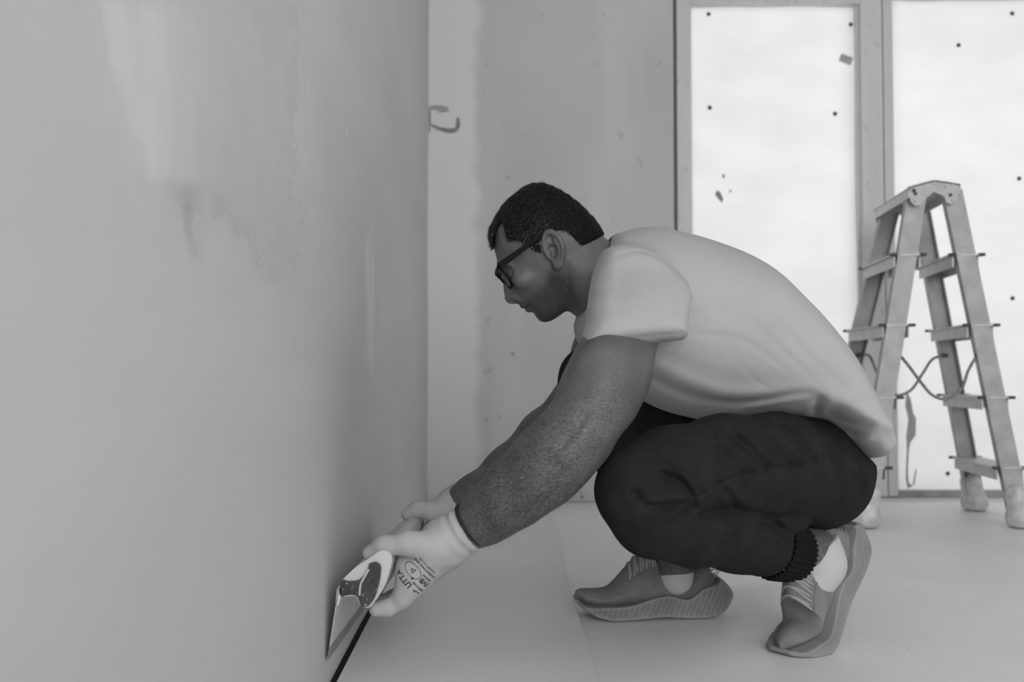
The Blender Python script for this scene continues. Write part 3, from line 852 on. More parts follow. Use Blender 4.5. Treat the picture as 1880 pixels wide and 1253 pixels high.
def arms(p):
    # near arm: nodes traced down its middle, radii are half its width
    g = chain(p, [(SH_N + np.array([0, .03, -.01]), .050), (W(1160, 585, 1.545), .046), (W(1134, 645, 1.512), .0480), (W(1120, 685, 1.49), .0545), (W(1098, 730, 1.47), .053), (W(1066, 780, 1.45), .0475)], .03)
    g = smin(g, chain(p, [(W(1062, 790, 1.45), .046), (W(1030, 828, 1.45), .0505), (W(990, 868, 1.457), .0495), (W(940, 912, 1.47), .0425), (W(895, 948, 1.487), .0345), (W(845, 982, 1.505), .0300)], .03), .022)
    g = smin(g, ball(p, W(1089, 825, 1.452), (.014, .015, .014)), .028)                 # elbow point
    g = smin(g, ball(p, W(1108, 700, 1.435), (.035, .022, .055)), .03)                   # upper arm muscle
    g = smin(g, cone(p, W(1048, 776, 1.425), W(985, 838, 1.428), .026, .020), .022)       # forearm muscle
    g = smin(g, cone(p, W(1040, 850, 1.43), W(930, 945, 1.455), .022, .014), .02)
    g = g + .0028 * np.exp(-(arm_l1(p[0], p[2]) / .006)**2) * (p[1] < 1.46) - .0022 * np.exp(-(arm_l2(p[0], p[2]) / .004)**2) * (p[1] < 1.46)
    far = chain(p, [(SH_F, .064), (W(1105, 640, 1.98), .052), (EL_F, .044), (W(1000, 800, 1.965), .047), (W(930, 860, 1.935), .037), (WR_F, .029), (W(845, 918, 1.895), .027)], .025)
    return np.minimum(g, far)
arm_l1 = line_px([(1085, 765), (1050, 810), (1010, 850)], 1.43)
arm_l2 = line_px([(1030, 880), (980, 905), (930, 935), (900, 950)], 1.44)
def body_f(p):
    neck = chain(p, [(hx(1058, 478), .060), (hx(1085, 512), .061), (hx(1122, 528), .068), (hx(1160, 540), .08)], .03)
    neck = smin(neck, cone((p[0], YH - np.abs(p[1] - YH), p[2]), hx(1046, 490, -.052), hx(1095, 560, -.03), .013, .012), .02)
    f = smin(head(p), neck, .012)
    torso = chain(p, [(W(1150, 545, YM), .085), (W(1270, 600, YM), .10), (W(1400, 690, YM), .095), (W(1470, 785, YM), .075)], .04)
    torso = smin(torso, cone(p, SH_N + np.array([.01, .05, -.02]), SH_F + np.array([0, -.03, -.02]), .045, .045), .03)
    f = smin(f, torso, .02)
    f = smin(f, arms(p), .015)
    legs = chain(p, [(HIP_N + np.array([0, .03, -.01]), .055), (W(1235, 868, 1.505), .045), (W(1176, 897, 1.472), .042), (W(1270, 978, 1.54), .034), (W(1350, 988, 1.605), .036), (AN_N, .036), (W(1506, 1050, 1.695), .033)], .02)
    legs = np.minimum(legs, chain(p, [(HIP_F, .075), (KN_F, .045), (W(1150, 860, 1.92), .045), (AN_F, .036), (W(1236, 1060, 1.905), .034)], .02))
    return smin(f, legs, .02)
lo, hi = (-.14, 1.36, .05), (.66, 2.08, .85)
body = own(sculpt('body', body_f, lo, hi, .0042, M_skin, None,
      fine=[(-.03, .115, .0014), (1.68, 1.83, .0016), (.50, .70, .0014)], smooth=1))
# vertex tones: r = stubble, g = dusty arm, b = lips
n = len(body.data.vertices); co = np.zeros(n*3, np.float32); body.data.vertices.foreach_get('co', co); co = co.reshape(-1, 3).astype(float) + 0
stub_p = poly_px([(1005, 500), (998, 520), (985, 530), (968, 548), (952, 556), (962, 566), (975, 573), (985, 590), (1000, 596), (1030, 585), (1062, 565), (1058, 530), (1040, 505), (1020, 497)], YH - .05, .0015)
tone = np.zeros((n, 4), np.float32); tone[:, 3] = 1
headv = (co[:, 0] < W(1080, 500, YH)[0]) & (co[:, 2] > W(1000, 600, YH)[2]) & (np.abs(co[:, 1] - YH) < .1)
tone[:, 0] = np.where(headv, sstep(.010, -.014, stub_p(co[:, 0], co[:, 2])), 0)
tone[:, 1] = np.where(~headv, sstep(.5, .38, co[:, 2]) * .8 + .2, 0)
lip = np.minimum(cone((co[:, 0], YH - np.abs(co[:, 1]-YH), co[:, 2]), hx(961.5, 562, 0), hx(974, 558.5, -.021), .0058, .0030), cone((co[:, 0], YH - np.abs(co[:, 1]-YH), co[:, 2]), hx(971, 568.5, 0), hx(979, 562.5, -.019), .0060, .0032))
tone[:, 2] = np.where(headv, sstep(.002, .0, lip), 0); tone[:, 0] *= 1 - tone[:, 2]
brow = cone((co[:, 0], YH - np.abs(co[:, 1]-YH), co[:, 2]), hx(921, 489, -.012), hx(934, 487, -.046), .0058, .0048)
tone[:, 2] = np.maximum(tone[:, 2], np.where(headv, 2.0 * sstep(.002, -.002, brow), 0))
ca = body.data.color_attributes.new('tone', 'FLOAT_COLOR', 'POINT'); ca.data.foreach_set('color', tone.ravel())

# fine hair on the forearm
bn = np.zeros(n*3, np.float32); body.data.vertices.foreach_get('normal', bn); bn = bn.reshape(-1, 3).astype(float)
cw = co + np.array(man.location) * 0
fa = np.argwhere((co[:, 2] < .40) & (co[:, 0] < .10) & (co[:, 0] > -.11) & (co[:, 1] < 1.56)).ravel()
pk = RNG.choice(fa, 3200); fd = (W(860, 975, 1.5) - W(1060, 790, 1.45)); fd /= np.linalg.norm(fd)
fd = fd + bn[pk] * RNG.uniform(.15, .6, (len(pk), 1)) + RNG.normal(0, .35, (len(pk), 3)); fd /= np.linalg.norm(fd, axis=1)[:, None]
sd = np.cross(fd, bn[pk]); sd /= np.linalg.norm(sd, axis=1)[:, None] + 1e-6; Lh = RNG.uniform(.004, .010, (len(pk), 1)); b0 = co[pk] - bn[pk]*.0005
vv = np.stack([b0 - sd*.00016, b0 + sd*.00016, b0 + fd*Lh + sd*.00008, b0 + fd*Lh - sd*.00008], 1).reshape(-1, 3)
ah = link('arm_hair', np_mesh('arm_hair', vv, np.arange(len(vv)).reshape(-1, 4)), mat('arm_hair', .02, .6, .2), body, False); ah['kind'] = 'stuff'

# ---- hair: cap with short strands
HR = [(890, 440), (890, 420), (896, 402), (908, 380), (924, 358), (944, 343), (962, 330), (986, 325), (1006, 326), (1026, 335), (1048, 349), (1068, 365), (1086, 384), (1103, 405), (1116, 428), (1107, 435), (1098, 442), (1086, 450), (1071, 458), (1063, 460), (1055, 453), (1042, 441), (1028, 434), (1008, 440), (1000, 455), (997, 478), (985, 475), (973, 468), (964, 458), (947, 451), (934, 450), (928, 436), (923, 414), (914, 424), (909, 445), (906, 457), (897, 448)]
R_hair = poly_px(HR, YH, .0012, 2)
def hair_f(p):
    b = head_base(p) - .0085 + .0011 * pnoise(p[0]*60, p[1]*60, p[2]*60, 4)
    side = sstep(.045, .075, np.abs(p[1] - YH)) * sstep(hx(0, 430)[2] + .01, hx(0, 470)[2], p[2])
    return smax(b + .004 * side, R_hair(p[0], p[2]), .006)
hair = own(sculpt('hair', hair_f, (-.06, 1.66, .57), (.20, 1.89, .83), .0022, M_hair))
hv = np.zeros(len(hair.data.vertices)*3, np.float32); hair.data.vertices.foreach_get('co', hv); hv = hv.reshape(-1, 3).astype(float)
hn = np.zeros(len(hair.data.vertices)*3, np.float32); hair.data.vertices.foreach_get('normal', hn); hn = hn.reshape(-1, 3).astype(float)
dbase = head_base((hv[:, 0], hv[:, 1], hv[:, 2]))
ok = np.argwhere(dbase > .0030).ravel()
pick = RNG.choice(ok, 15000)
crown = hx(1050, 372)
flowc = hv[pick] - crown; tx = np.clip((hv[pick, 0] - hx(930, 0)[0]) / .15, 0, 1)[:, None]
flow = flowc / (np.linalg.norm(flowc, axis=1)[:, None] + 1e-6) + np.array([-.25, 0, -.55])
N_ = hn[pick]; flow -= N_ * (flow * N_).sum(1)[:, None]; flow /= np.linalg.norm(flow, axis=1)[:, None] + 1e-6
flow = flow + N_ * RNG.uniform(.15, .55, (len(pick), 1)) + RNG.normal(0, .26, (len(pick), 3)); flow /= np.linalg.norm(flow, axis=1)[:, None]
Ls = (RNG.uniform(.006, .0125, (len(pick), 1))) * (1 - .45 * sstep(.0, .10, hv[pick, 0] - hx(1000, 0)[0]))[:, None]
base = hv[pick] + RNG.normal(0, .0006, (len(pick), 3)) - N_ * .002
sidev = np.cross(flow, N_); sidev /= np.linalg.norm(sidev, axis=1)[:, None] + 1e-6
r0 = .00042
p1 = base + flow * Ls * .55; p2 = base + flow * Ls - N_ * Ls * .18
vv = np.stack([base - sidev*r0, base + sidev*r0, p1 + sidev*r0*.9, p1 - sidev*r0*.9, p2 + sidev*r0*.3, p2 - sidev*r0*.3], 1).reshape(-1, 3)
i0 = np.arange(len(pick))[:, None] * 6
qq = np.concatenate([i0 + np.array([0, 1, 2, 3]), i0 + np.array([3, 2, 4, 5])])
M_strand = mat('hair_strand', 0.013, 0.40, 0.5)
strands = link('strands', np_mesh('strands', vv, qq), M_strand, hair, False); strands['kind'] = 'stuff'

# ---- eyes
M_eye = mat('eyeball', 0.16, 0.3); M_iris = mat('iris', 0.02, 0.15)
for s in (-1, 1):
    mb = MB(); c = hx(945, 502.5, s*.033); d = np.array([-.78, 0, -.62])
    bm = bmesh.new(); bmesh.ops.create_uvsphere(bm, u_segments=20, v_segments=14, radius=.0122, matrix=Matrix.Translation(V(c)))
    me = bpy.data.meshes.new('eye'); bm.to_mesh(me); bm.free(); ey = own(link('eye', me, M_eye, None, True))
    mb.tube([c + d*.0110, c + d*.0126], [.0058, .0050], 14); own(mb.build('iris', M_iris, None, True), ey); bpy.data.objects[ey.name]
# ---- glasses
gl = empty('glasses', tuple(hx(930, 505))); own(gl)
bpy.context.view_layer.update()
def gat(o): o.parent = gl; o.matrix_parent_inverse = gl.matrix_world.inverted() if False else (Matrix.Translation(man.location) @ Matrix.Translation(V(hx(930, 505)) - man.location)).inverted(); return o
HT = hx(916.5, 495, -.069); HB = hx(943, 528, -.069)
dn = HB - HT; dn[1] = 0; Lr = np.linalg.norm(dn); dn /= Lr; fw = np.array([dn[2], 0, -dn[0]]); 
if fw[0] > 0: fw = -fw
tilt = 0.035
def gp(u, v):
    """frame plane: u across the face (0 near hinge .. .138), v down the rim"""
    c = HT + np.array([0, u, 0]) + dn * v + fw * (tilt * u + .005 * (1 - ((u - .069) / .069)**2))
    return c
def rim_loop(u0, u1):
    um = (u0 + u1) / 2; a = (u1 - u0) / 2; hh = Lr / 2 - .001; out = []
    for k in range(40):
        t = 2 * math.pi * k / 40; ct, st = math.cos(t), math.sin(t)
        e = 0.55; out.append(gp(um + a * math.copysign(abs(ct)**e, ct), Lr/2 + hh * math.copysign(abs(st)**e, st)))
    return out
M_lens = bpy.data.materials.new('clear_lens'); M_lens.use_nodes = True
_nt = M_lens.node_tree; _nt.nodes.clear(); _o = _nt.nodes.new('ShaderNodeOutputMaterial'); _m = _nt.nodes.new('ShaderNodeMixShader'); _t = _nt.nodes.new('ShaderNodeBsdfTransparent'); _g = _nt.nodes.new('ShaderNodeBsdfGlossy')
_g.inputs['Roughness'].default_value = 0.02; _m.inputs[0].default_value = 0.06; _t.inputs['Color'].default_value = (.95, .95, .95, 1)
_nt.links.new(_t.outputs[0], _m.inputs[1]); _nt.links.new(_g.outputs[0], _m.inputs[2]); _nt.links.new(_m.outputs[0], _o.inputs[0])
for (u0, u1) in ((.004, .062), (.076, .134)):
    lp = rim_loop(u0, u1); mb = MB(); mb.tube(lp + [lp[0]], .0021, 8, False); gat(mb.build('rim', M_frame_g, None, True))
    top = [q for q in lp if (q - HT).dot(dn) < .012]; 
    mb = MB(); mb.prism(lp, fw * .0012); gat(mb.build('lens', M_lens, None))
    mb = MB(); u = np.linspace(u0, u1, 12); mb.tube([gp(a, .0015) for a in u], .0034, 8); gat(mb.build('brow_bar', M_frame_g, None, True))
mb = MB(); mb.tube([gp(a, .010) + fw*.002 for a in np.linspace(.060, .078, 6)], .0022, 8); gat(mb.build('bridge', M_frame_g, None, True))
for s, u in ((-1, 0.001), (1, .137)):
    a = gp(u, .0015); b = hx(997, 440, s * .080); c = hx(1018, 436, s*.076)
    mb = MB(); d = (b - a) / np.linalg.norm(b - a); hz = np.array([-d[2], 0, d[0]])
    P = [a, a + (b-a)*.5, b, c]; hgt = [.0115, .0085, .006, .005]
    vs = []
    for q, h in zip(P, hgt):
        for (i, j) in ((-1, -1), (1, -1), (1, 1), (-1, 1)): vs.append(q + hz*h/2*i + np.array([0, .0019*j, 0]))
    f = [(0, 1, 2, 3), (15, 14, 13, 12)]
    for i in range(3):
        for k in range(4): f.append((i*4+k, i*4+4+k, i*4+4+(k+1) % 4, i*4+(k+1) % 4))
    mb.add(vs, f); gat(mb.build('temple_arm', M_frame_g, None, False, .0006))

# ---- t-shirt
TS = [(1117, 440), (1135, 430), (1160, 423), (1190, 420), (1215, 422), (1245, 429), (1290, 441), (1350, 464), (1406, 498), (1454, 548), (1498, 604), (1538, 666), (1576, 732), (1597, 780), (1605, 803), (1598, 820), (1582, 837), (1560, 836), (1536, 820), (1514, 798), (1490, 774), (1450, 770), (1400, 772), (1340, 775), (1290, 771), (1230, 758), (1190, 742), (1160, 722), (1118, 690), (1078, 655), (1058, 620), (1054, 598), (1060, 580), (1072, 555), (1083, 515), (1096, 475)]
TL = [(1400, 690), (1400, 600), (1450, 555), (1510, 606), (1558, 668), (1602, 732), (1624, 778), (1634, 800), (1624, 818), (1606, 838), (1580, 838), (1556, 822), (1532, 800), (1506, 770), (1492, 738), (1462, 716)]
R_tail = poly_px(TL, 1.70, .0025, 3, blur=.014)
R_ts = poly_px(TS, YM, .0025, 3, blur=.018)
SL = [(1122, 448), (1103, 466), (1088, 512), (1076, 566), (1066, 615), (1059, 652), (1095, 648), (1140, 641), (1195, 634), (1250, 627), (1258, 590), (1270, 548), (1262, 515), (1240, 486), (1205, 458), (1160, 444)]
YS = 1.56
R_sl = poly_px(SL, YS, .0025, 2, blur=.014)
hemline = (W(1059, 652, YS)[[0, 2]], W(1250, 629, YS)[[0, 2]])
sh_l = [  # (points, Y, width, amp)  amp>0 carves, <0 raises
  ([(1130, 474), (1165, 465), (1205, 475), (1245, 508), (1268, 540), (1270, 560)], 1.56, .0030, .0022),
  ([(1262, 560), (1252, 600), (1250, 630), (1225, 634), (1195, 636)], 1.57, .0045, .004),
  ([(1250, 610), (1300, 612), (1340, 640), (1380, 690), (1420, 715)], 1.60, .0030, .0012),
  ([(1062, 636), (1120, 627), (1190, 619), (1248, 613)], 1.50, .0025, .0012),
  ([(1200, 700), (1260, 730), (1330, 745), (1400, 738), (1470, 722), (1500, 728)], 1.61, .009, .0065),
  ([(1210, 672), (1270, 700), (1340, 722), (1420, 722), (1480, 716), (1540, 726)], 1.61, .014, -.0065),
  ([(1497, 732), (1512, 762), (1540, 790), (1580, 800)], 1.63, .007, .0060),
  ([(1500, 722), (1545, 745), (1590, 768), (1622, 780)], 1.63, .012, -.0050),
  ([(1530, 752), (1558, 772), (1585, 780)], 1.63, .009, .0055), ([(1530, 790), (1560, 806), (1592, 808)], 1.63, .008, -.0035),
  ([(1180, 690), (1200, 710), (1215, 735)], 1.61, .006, -.0030),
  ([(1385, 752), (1440, 738), (1490, 728)], 1.61, .006, -.0035),
  ([(1275, 592), (1330, 588), (1400, 570)], 1.60, .018, .0018),
  ([(1290, 640), (1360, 630), (1440, 600)], 1.60, .018, .0025),
  ([(1085, 545), (1130, 530), (1180, 545)], 1.50, .008, .0016),
  ([(1075, 590), (1130, 570), (1200, 562)], 1.50, .009, .0016),
  ([(1100, 495), (1140, 478), (1180, 478)], 1.50, .008, -.0018),
  ([(1545, 690), (1555, 720), (1562, 745)], 1.66, .003, .0012),
]
sh_s = [(line_px(a, Y, .0025), Y, w, am) for a, Y, w, am in sh_l]
def shirt_f(p):
    x, y, z = p
    dy = y - YM
    zz = sstep(W(0, 520, YM)[2], W(0, 800, YM)[2], z)
    lb = sstep(.34, .58, x)
    f = inflate(R_ts(x, z), dy + .006 * lb, .135 - .088 * lb, .205 - .018 * zz + .010 * lb)
    ysl = 1.600 - .088 * sstep(W(0, 470, YS)[2], W(0, 640, YS)[2], z)
    sl = inflate(R_sl(x, z), y - ysl, .036, .080)
    f = smin(f, sl, .030)
    # far sleeve
    fs = chain(p, [(SH_F + np.array([.01, -.02, 0]), .075), (W(1112, 655, 1.98), .062)], .03)
    fs = smax(fs, (W(0, 640, 1.98)[2] - z) + .12 * (x - .1), .004)
    f = smin(f, fs, .03)
    for R, Y, w, am in sh_s:
        f = f + 1.35 * am * np.exp(-(R(x, z) / w)**2) * sstep(.02, -.03, y - (Y + .055))
    f = f + .0012 * pnoise(x*7, y*7, z*7, 3)
    # sleeve and hem are open: hollow them
    a = hemline[0]; b = hemline[1]; t = (b - a) / np.linalg.norm(b - a); nn = np.array([-t[1], t[0]])
    if nn[1] < 0: nn = -nn
    above = (x - a[0]) * nn[0] + (z - a[1]) * nn[1]
    f = np.where(sl < .01, smax(f, -above, .003), f) if True else f
    cav = inflate(R_sl(x, z) + .008, y - ysl, .034, .071)
    cav = smax(cav, above - .045, .006)
    f = smax(f, -cav, .002)
    # neck opening
    neck = chain(p, [(hx(1040, 480), .071), (hx(1085, 508), .069), (hx(1106, 518), .066)], .02)
    return smax(f, -neck, .004)
shirt = own(sculpt('t_shirt', shirt_f, (.05, 1.44, .30), (.70, 2.10, .72), .0032, M_shirt, None, smooth=2))
# collar rib round the neck opening
def ring(c, ax1, ax2, r, n=48): return [c + ax1 * math.cos(t) + ax2 * math.sin(t) for t in np.linspace(0, 2*math.pi, n)]

cb = BVHTree.FromPolygons([v.co.copy() for v in shirt.data.vertices], [tuple(p.vertices) for p in shirt.data.polygons])
cc = hx(1096, 508); cax = np.array([.80, 0, -.60]) ; cu_ = np.array([.60, 0, .80]); pts = []
for t in np.linspace(0, 2*math.pi, 60)[:-1]:
    d = cu_ * math.cos(t) + np.array([0, 1.0, 0]) * math.sin(t)
    pts.append(cc + d * .0665 - cax * .004)
cv, cf = [], []
for i, p_ in enumerate(pts):
    d = p_ - cc; d /= np.linalg.norm(d)
    for a_, r_ in ((-.010, -.0015), (-.008, .0015), (.004, .003), (.010, .0025), (.010, -.004)): cv.append(p_ + cax * a_ + d * r_)
n_ = len(pts)
for i in range(n_):
    for k in range(4): cf.append((i*5+k, i*5+k+1, ((i+1) % n_)*5+k+1, ((i+1) % n_)*5+k))
mb = MB(); mb.add(cv, cf); col_ = mb.build('collar', M_shirt, None, True); col_.parent = shirt

# ---- trousers
tr_l = [
  ([(1225, 794), (1262, 820), (1288, 850), (1296, 872)], 1.56, .0022, .0016),
  ([(1255, 890), (1290, 876), (1340, 862), (1400, 856), (1470, 850), (1512, 838)], 1.58, .0030, .0020),
  ([(1500, 770), (1508, 800), (1510, 825), (1498, 835)], 1.62, .0030, .0026),
  ([(1270, 935), (1330, 932), (1400, 945), (1460, 962)], 1.56, .006, .003),
  ([(1275, 962), (1340, 975), (1400, 990), (1450, 1004)], 1.56, .0022, .0016),
  ([(1165, 905), (1185, 925), (1230, 928), (1268, 930)], 1.42, .007, .0055),
  ([(1180, 920), (1220, 918), (1260, 915)], 1.42, .006, -.0035),
  ([(1230, 955), (1262, 940), (1275, 930)], 1.45, .006, .004),
  ([(1210, 868), (1245, 885), (1275, 915)], 1.45, .0055, .0035),
  ([(1240, 860), (1265, 890), (1280, 920)], 1.45, .005, -.0030),
  ([(1205, 850), (1250, 868), (1300, 900)], 1.46, .006, -.0030),
  ([(1300, 800), (1340, 828), (1368, 856)], 1.58, .006, -.0030), ([(1322, 792), (1362, 826), (1388, 854)], 1.58, .0055, .0032),
  ([(1345, 790), (1388, 825), (1412, 852)], 1.58, .006, -.0030), ([(1372, 786), (1412, 822), (1436, 850)], 1.58, .0055, .0032),
  ([(1400, 784), (1440, 818), (1462, 846)], 1.58, .006, -.0030), ([(1428, 782), (1462, 812), (1486, 842)], 1.60, .0055, .0030),
  ([(1290, 815), (1320, 840), (1340, 860)], 1.58, .005, .0026),
  ([(1512, 838), (1545, 870), (1580, 895)], 1.64, .010, .0024), ([(1530, 825), (1560, 850), (1590, 880)], 1.66, .009, -.0022),
  ([(1600, 850), (1592, 890), (1575, 930)], 1.72, .003, .0020),
  ([(1400, 955), (1430, 965), (1455, 990)], 1.58, .007, .004), ([(1440, 960), (1452, 985), (1450, 1005)], 1.58, .006, -.0035),
  ([(1330, 905), (1380, 930), (1440, 950)], 1.56, .012, -.0030),
  ([(1300, 880), (1330, 905), (1345, 925)], 1.54, .006, .0030),
]
tr_s = [(line_px(a, Y, .0025), Y, w, am) for a, Y, w, am in tr_l]
HB_ = [(1430, 785), (1480, 790), (1530, 815), (1570, 835), (1610, 848), (1613, 870), (1602, 905), (1578, 938), (1545, 958), (1500, 966), (1460, 958), (1430, 930), (1410, 880), (1410, 820)]
R_hp = poly_px(HB_, 1.72, .0025, 3, blur=.014)
def trous_f(p):
    x, y, z = p
    th = chain(p, [(W(1496, 876, 1.705), .086), (W(1425, 855, 1.64), .081), (W(1330, 850, 1.575), .071), (W(1235, 868, 1.505), .0650), (W(1176, 893, 1.472), .0640)], .03)
    sh = chain(p, [(W(1172, 908, 1.472), .0630), (W(1200, 948, 1.50), .0570), (W(1270, 975, 1.54), .0500), (W(1350, 985, 1.605), .0520), (W(1398, 999, 1.64), .0530)], .03)
    near = smin(th, sh, .012)
    near = smin(near, cone(p, W(1262, 922, 1.525), W(1440, 945, 1.655), .034, .042), .010)
    hip = inflate(R_hp(x, z), y - 1.765, .10, .130)
    near = smin(near, hip, .035)
    near = smin(near, cone(p, W(1440, 815, 1.72), W(1510, 830, 1.735), .062, .060), .02)
    pel = cone(p, W(1508, 880, 1.75), W(1508, 860, 1.88), .082, .082)
    fth = chain(p, [(W(1490, 850, 1.89), .095), (W(1300, 760, 1.92), .088), (W(1160, 712, 1.94), .072), (W(1086, 694, 1.945), .0640)], .03)
    fsh = chain(p, [(W(1088, 706, 1.945), .0640), (W(1130, 800, 1.93), .061), (W(1180, 910, 1.915), .058), (W(1222, 985, 1.91), .050)], .03)
    far = smin(smin(fth, fsh, .014), pel, .03)
    f = smin(near, far, .02)
    for R, Y, w, am in tr_s:
        f = f + 2.2 * am * np.exp(-(R(x, z) / w)**2) * sstep(.02, -.02, y - (Y + .03))
    f = f + .0010 * pnoise(x*11, y*11, z*11, 8)
    return f
trs = own(sculpt('trousers', trous_f, (.03, 1.36, .06), (.68, 2.06, .58), .0034, M_trous, None, smooth=1))

# ribbed cuffs
def rib_cuff(a, b, r0, r1, nr, parent, name='cuff', m=M_knit, amp=.0022):
    a = np.array(a); b = np.array(b); d = (b - a) / np.linalg.norm(b - a)
    u = np.cross(d, [0, 1, 0]); u /= np.linalg.norm(u); w = np.cross(d, u)
    seg = nr * 4; st = [(0.0, r0*.93), (.04, r0), (.3, r0 + (r1-r0)*.2), (.6, r0 + (r1-r0)*.6), (.9, r1), (1.0, r1*.985), (1.0, r1*.80), (.6, r1*.78)]
    v = []; f = []
    for t, r in st:
        for k in range(seg):
            an = 2*math.pi*k/seg; rr = r + amp * math.cos(an * nr)
            v.append(a + (b-a)*t + u*rr*math.cos(an) + w*rr*math.sin(an))
    for i in range(len(st)-1):
        for k in range(seg): f.append((i*seg+k, i*seg+(k+1) % seg, (i+1)*seg+(k+1) % seg, (i+1)*seg+k))
    mb = MB(); mb.add(v, f); return mb.build(name, m, parent, True)
def under(o, parent):
    """sub-part whose parent part already sits under the person"""
    o.parent = parent; o.matrix_parent_inverse = Matrix.Identity(4); return o
under(rib_cuff(W(1418, 1004, 1.652), W(1462, 1018, 1.680), .0535, .0465, 34, None), trs)
under(rib_cuff(W(1205, 965, 1.912), W(1232, 1013, 1.907), .047, .0415, 30, None), trs)
# ------------------------------------------------------------------ socks and shoes
def shoe_px(px, py): return ((1338.0 - px) / 959.0, (1129.0 - py) / 959.0)       # local length u (heel 0 -> toe), height w
UP = [(1056, 1087), (1066, 1082), (1091, 1082), (1111, 1080), (1128, 1067), (1145, 1047), (1159, 1032), (1172, 1020), (1190, 1012), (1208, 1015), (1220, 1038), (1231, 1050), (1248, 1059), (1266, 1056), (1278, 1043), (1285, 1027), (1296, 1029), (1306, 1053), (1317, 1066), (1326, 1082), (1324, 1102), (1290, 1112), (1230, 1114), (1160, 1114), (1100, 1116), (1070, 1108), (1057, 1098)]
SO = [(1057, 1099), (1074, 1110), (1116, 1108.5), (1150, 1107), (1176, 1100), (1202, 1093), (1224, 1092), (1241, 1097), (1256, 1099), (1270, 1092), (1285, 1080), (1300, 1076), (1313, 1072), (1317, 1064), (1330, 1075), (1339, 1088), (1338.5, 1100), (1327, 1117), (1305, 1127), (1278, 1129), (1244, 1128), (1210, 1125.5), (1176, 1127.5), (1142, 1129), (1117, 1129), (1091, 1123), (1074, 1114), (1060, 1105)]
R_up = Raster2D(spline([shoe_px(*p) for p in UP], 3, True), True, .001, .06)
R_so = Raster2D(spline([shoe_px(*p) for p in SO], 3, True), True, .001, .06)
top_band = Raster2D(spline([shoe_px(*p) for p in [(1313, 1072), (1285, 1080), (1270, 1092), (1256, 1099), (1241, 1097), (1224, 1092), (1202, 1093), (1176, 1100), (1150, 1107)]], 3), False, .001, .06)
def shoe_w(u):
    return np.interp(u, [0, .02, .06, .12, .18, .225, .26, .28, .295], [.020, .031, .035, .037, .044, .048, .043, .034, .016])
def upper_f(p):
    u, v, w = p
    wd = np.maximum(shoe_w(u) - .004, .010) * (1 - .28 * sstep(.04, .11, w))
    f = inflate(R_up(u, w), v, .040, wd)
    cavity = inflate(Raster_open(u, w) , v, .030, wd - .006)
    f = smax(f, -cavity, .002)
    return f + .0006 * pnoise(u*40, v*40, w*40, 2)
OPEN = [(1186, 990), (1208, 1010), (1222, 1036), (1233, 1049), (1249, 1057), (1265, 1054), (1276, 1042), (1281, 1024), (1284, 990)]
Raster_open = Raster2D(spline([shoe_px(*p) for p in OPEN], 3, True), True, .001, .08)
def sole_f(p):
    u, v, w = p
    wd = np.maximum(shoe_w(u) + .002, .012)
    d = R_so(u, w)
    flare = np.maximum(0, np.abs(v) - wd)
    f = np.maximum(d, 0)**2 + flare**2
    f = np.where((d > 0) & (flare > 0), np.sqrt(f), np.maximum(d, np.abs(v) - wd))
    f = f - .002 + .004 * sstep(-.004, .001, d) * 0
    ph = (u + .45 * (w - .012)) * 2 * math.pi / .0098 + 12 * w
    rib = np.abs(np.sin(ph * .5))
    amp = .0058 * sstep(-.001, -.006, d) * sstep(.285, .25, u)
    f = f + amp * (1 - rib) 
    tread = .0015 * (np.sin(u * 2 * math.pi / .012) > 0) * sstep(.006, .002, w)
    return f + tread * 0
def bend_none(P): return P
def make_bend(ub, ang, soft):
    """lift everything behind u = ub by ang, round a soft hinge at the sole"""
    def fn(P):
        P = np.asarray(P, float); u = P[:, 0]; v = P[:, 1]; w = P[:, 2]
        s = ub - u                                  # distance behind the ball
        L = soft; k = ang / L
        th = np.clip(s, 0, L) * k
        cx = np.where(s <= 0, u, ub - np.where(s < L, np.sin(th) / k, math.sin(ang)/k + (s - L) * math.cos(ang)))
        cz = np.where(s <= 0, 0, np.where(s < L, (1 - np.cos(th)) / k, (1 - math.cos(ang))/k + (s - L) * math.sin(ang)))
        # w axis tilts toward the toe as the heel rises
        nx, nz = np.sin(th), np.cos(th)
        return np.stack([cx + w * nx, v, cz + w * nz], 1)
    return fn
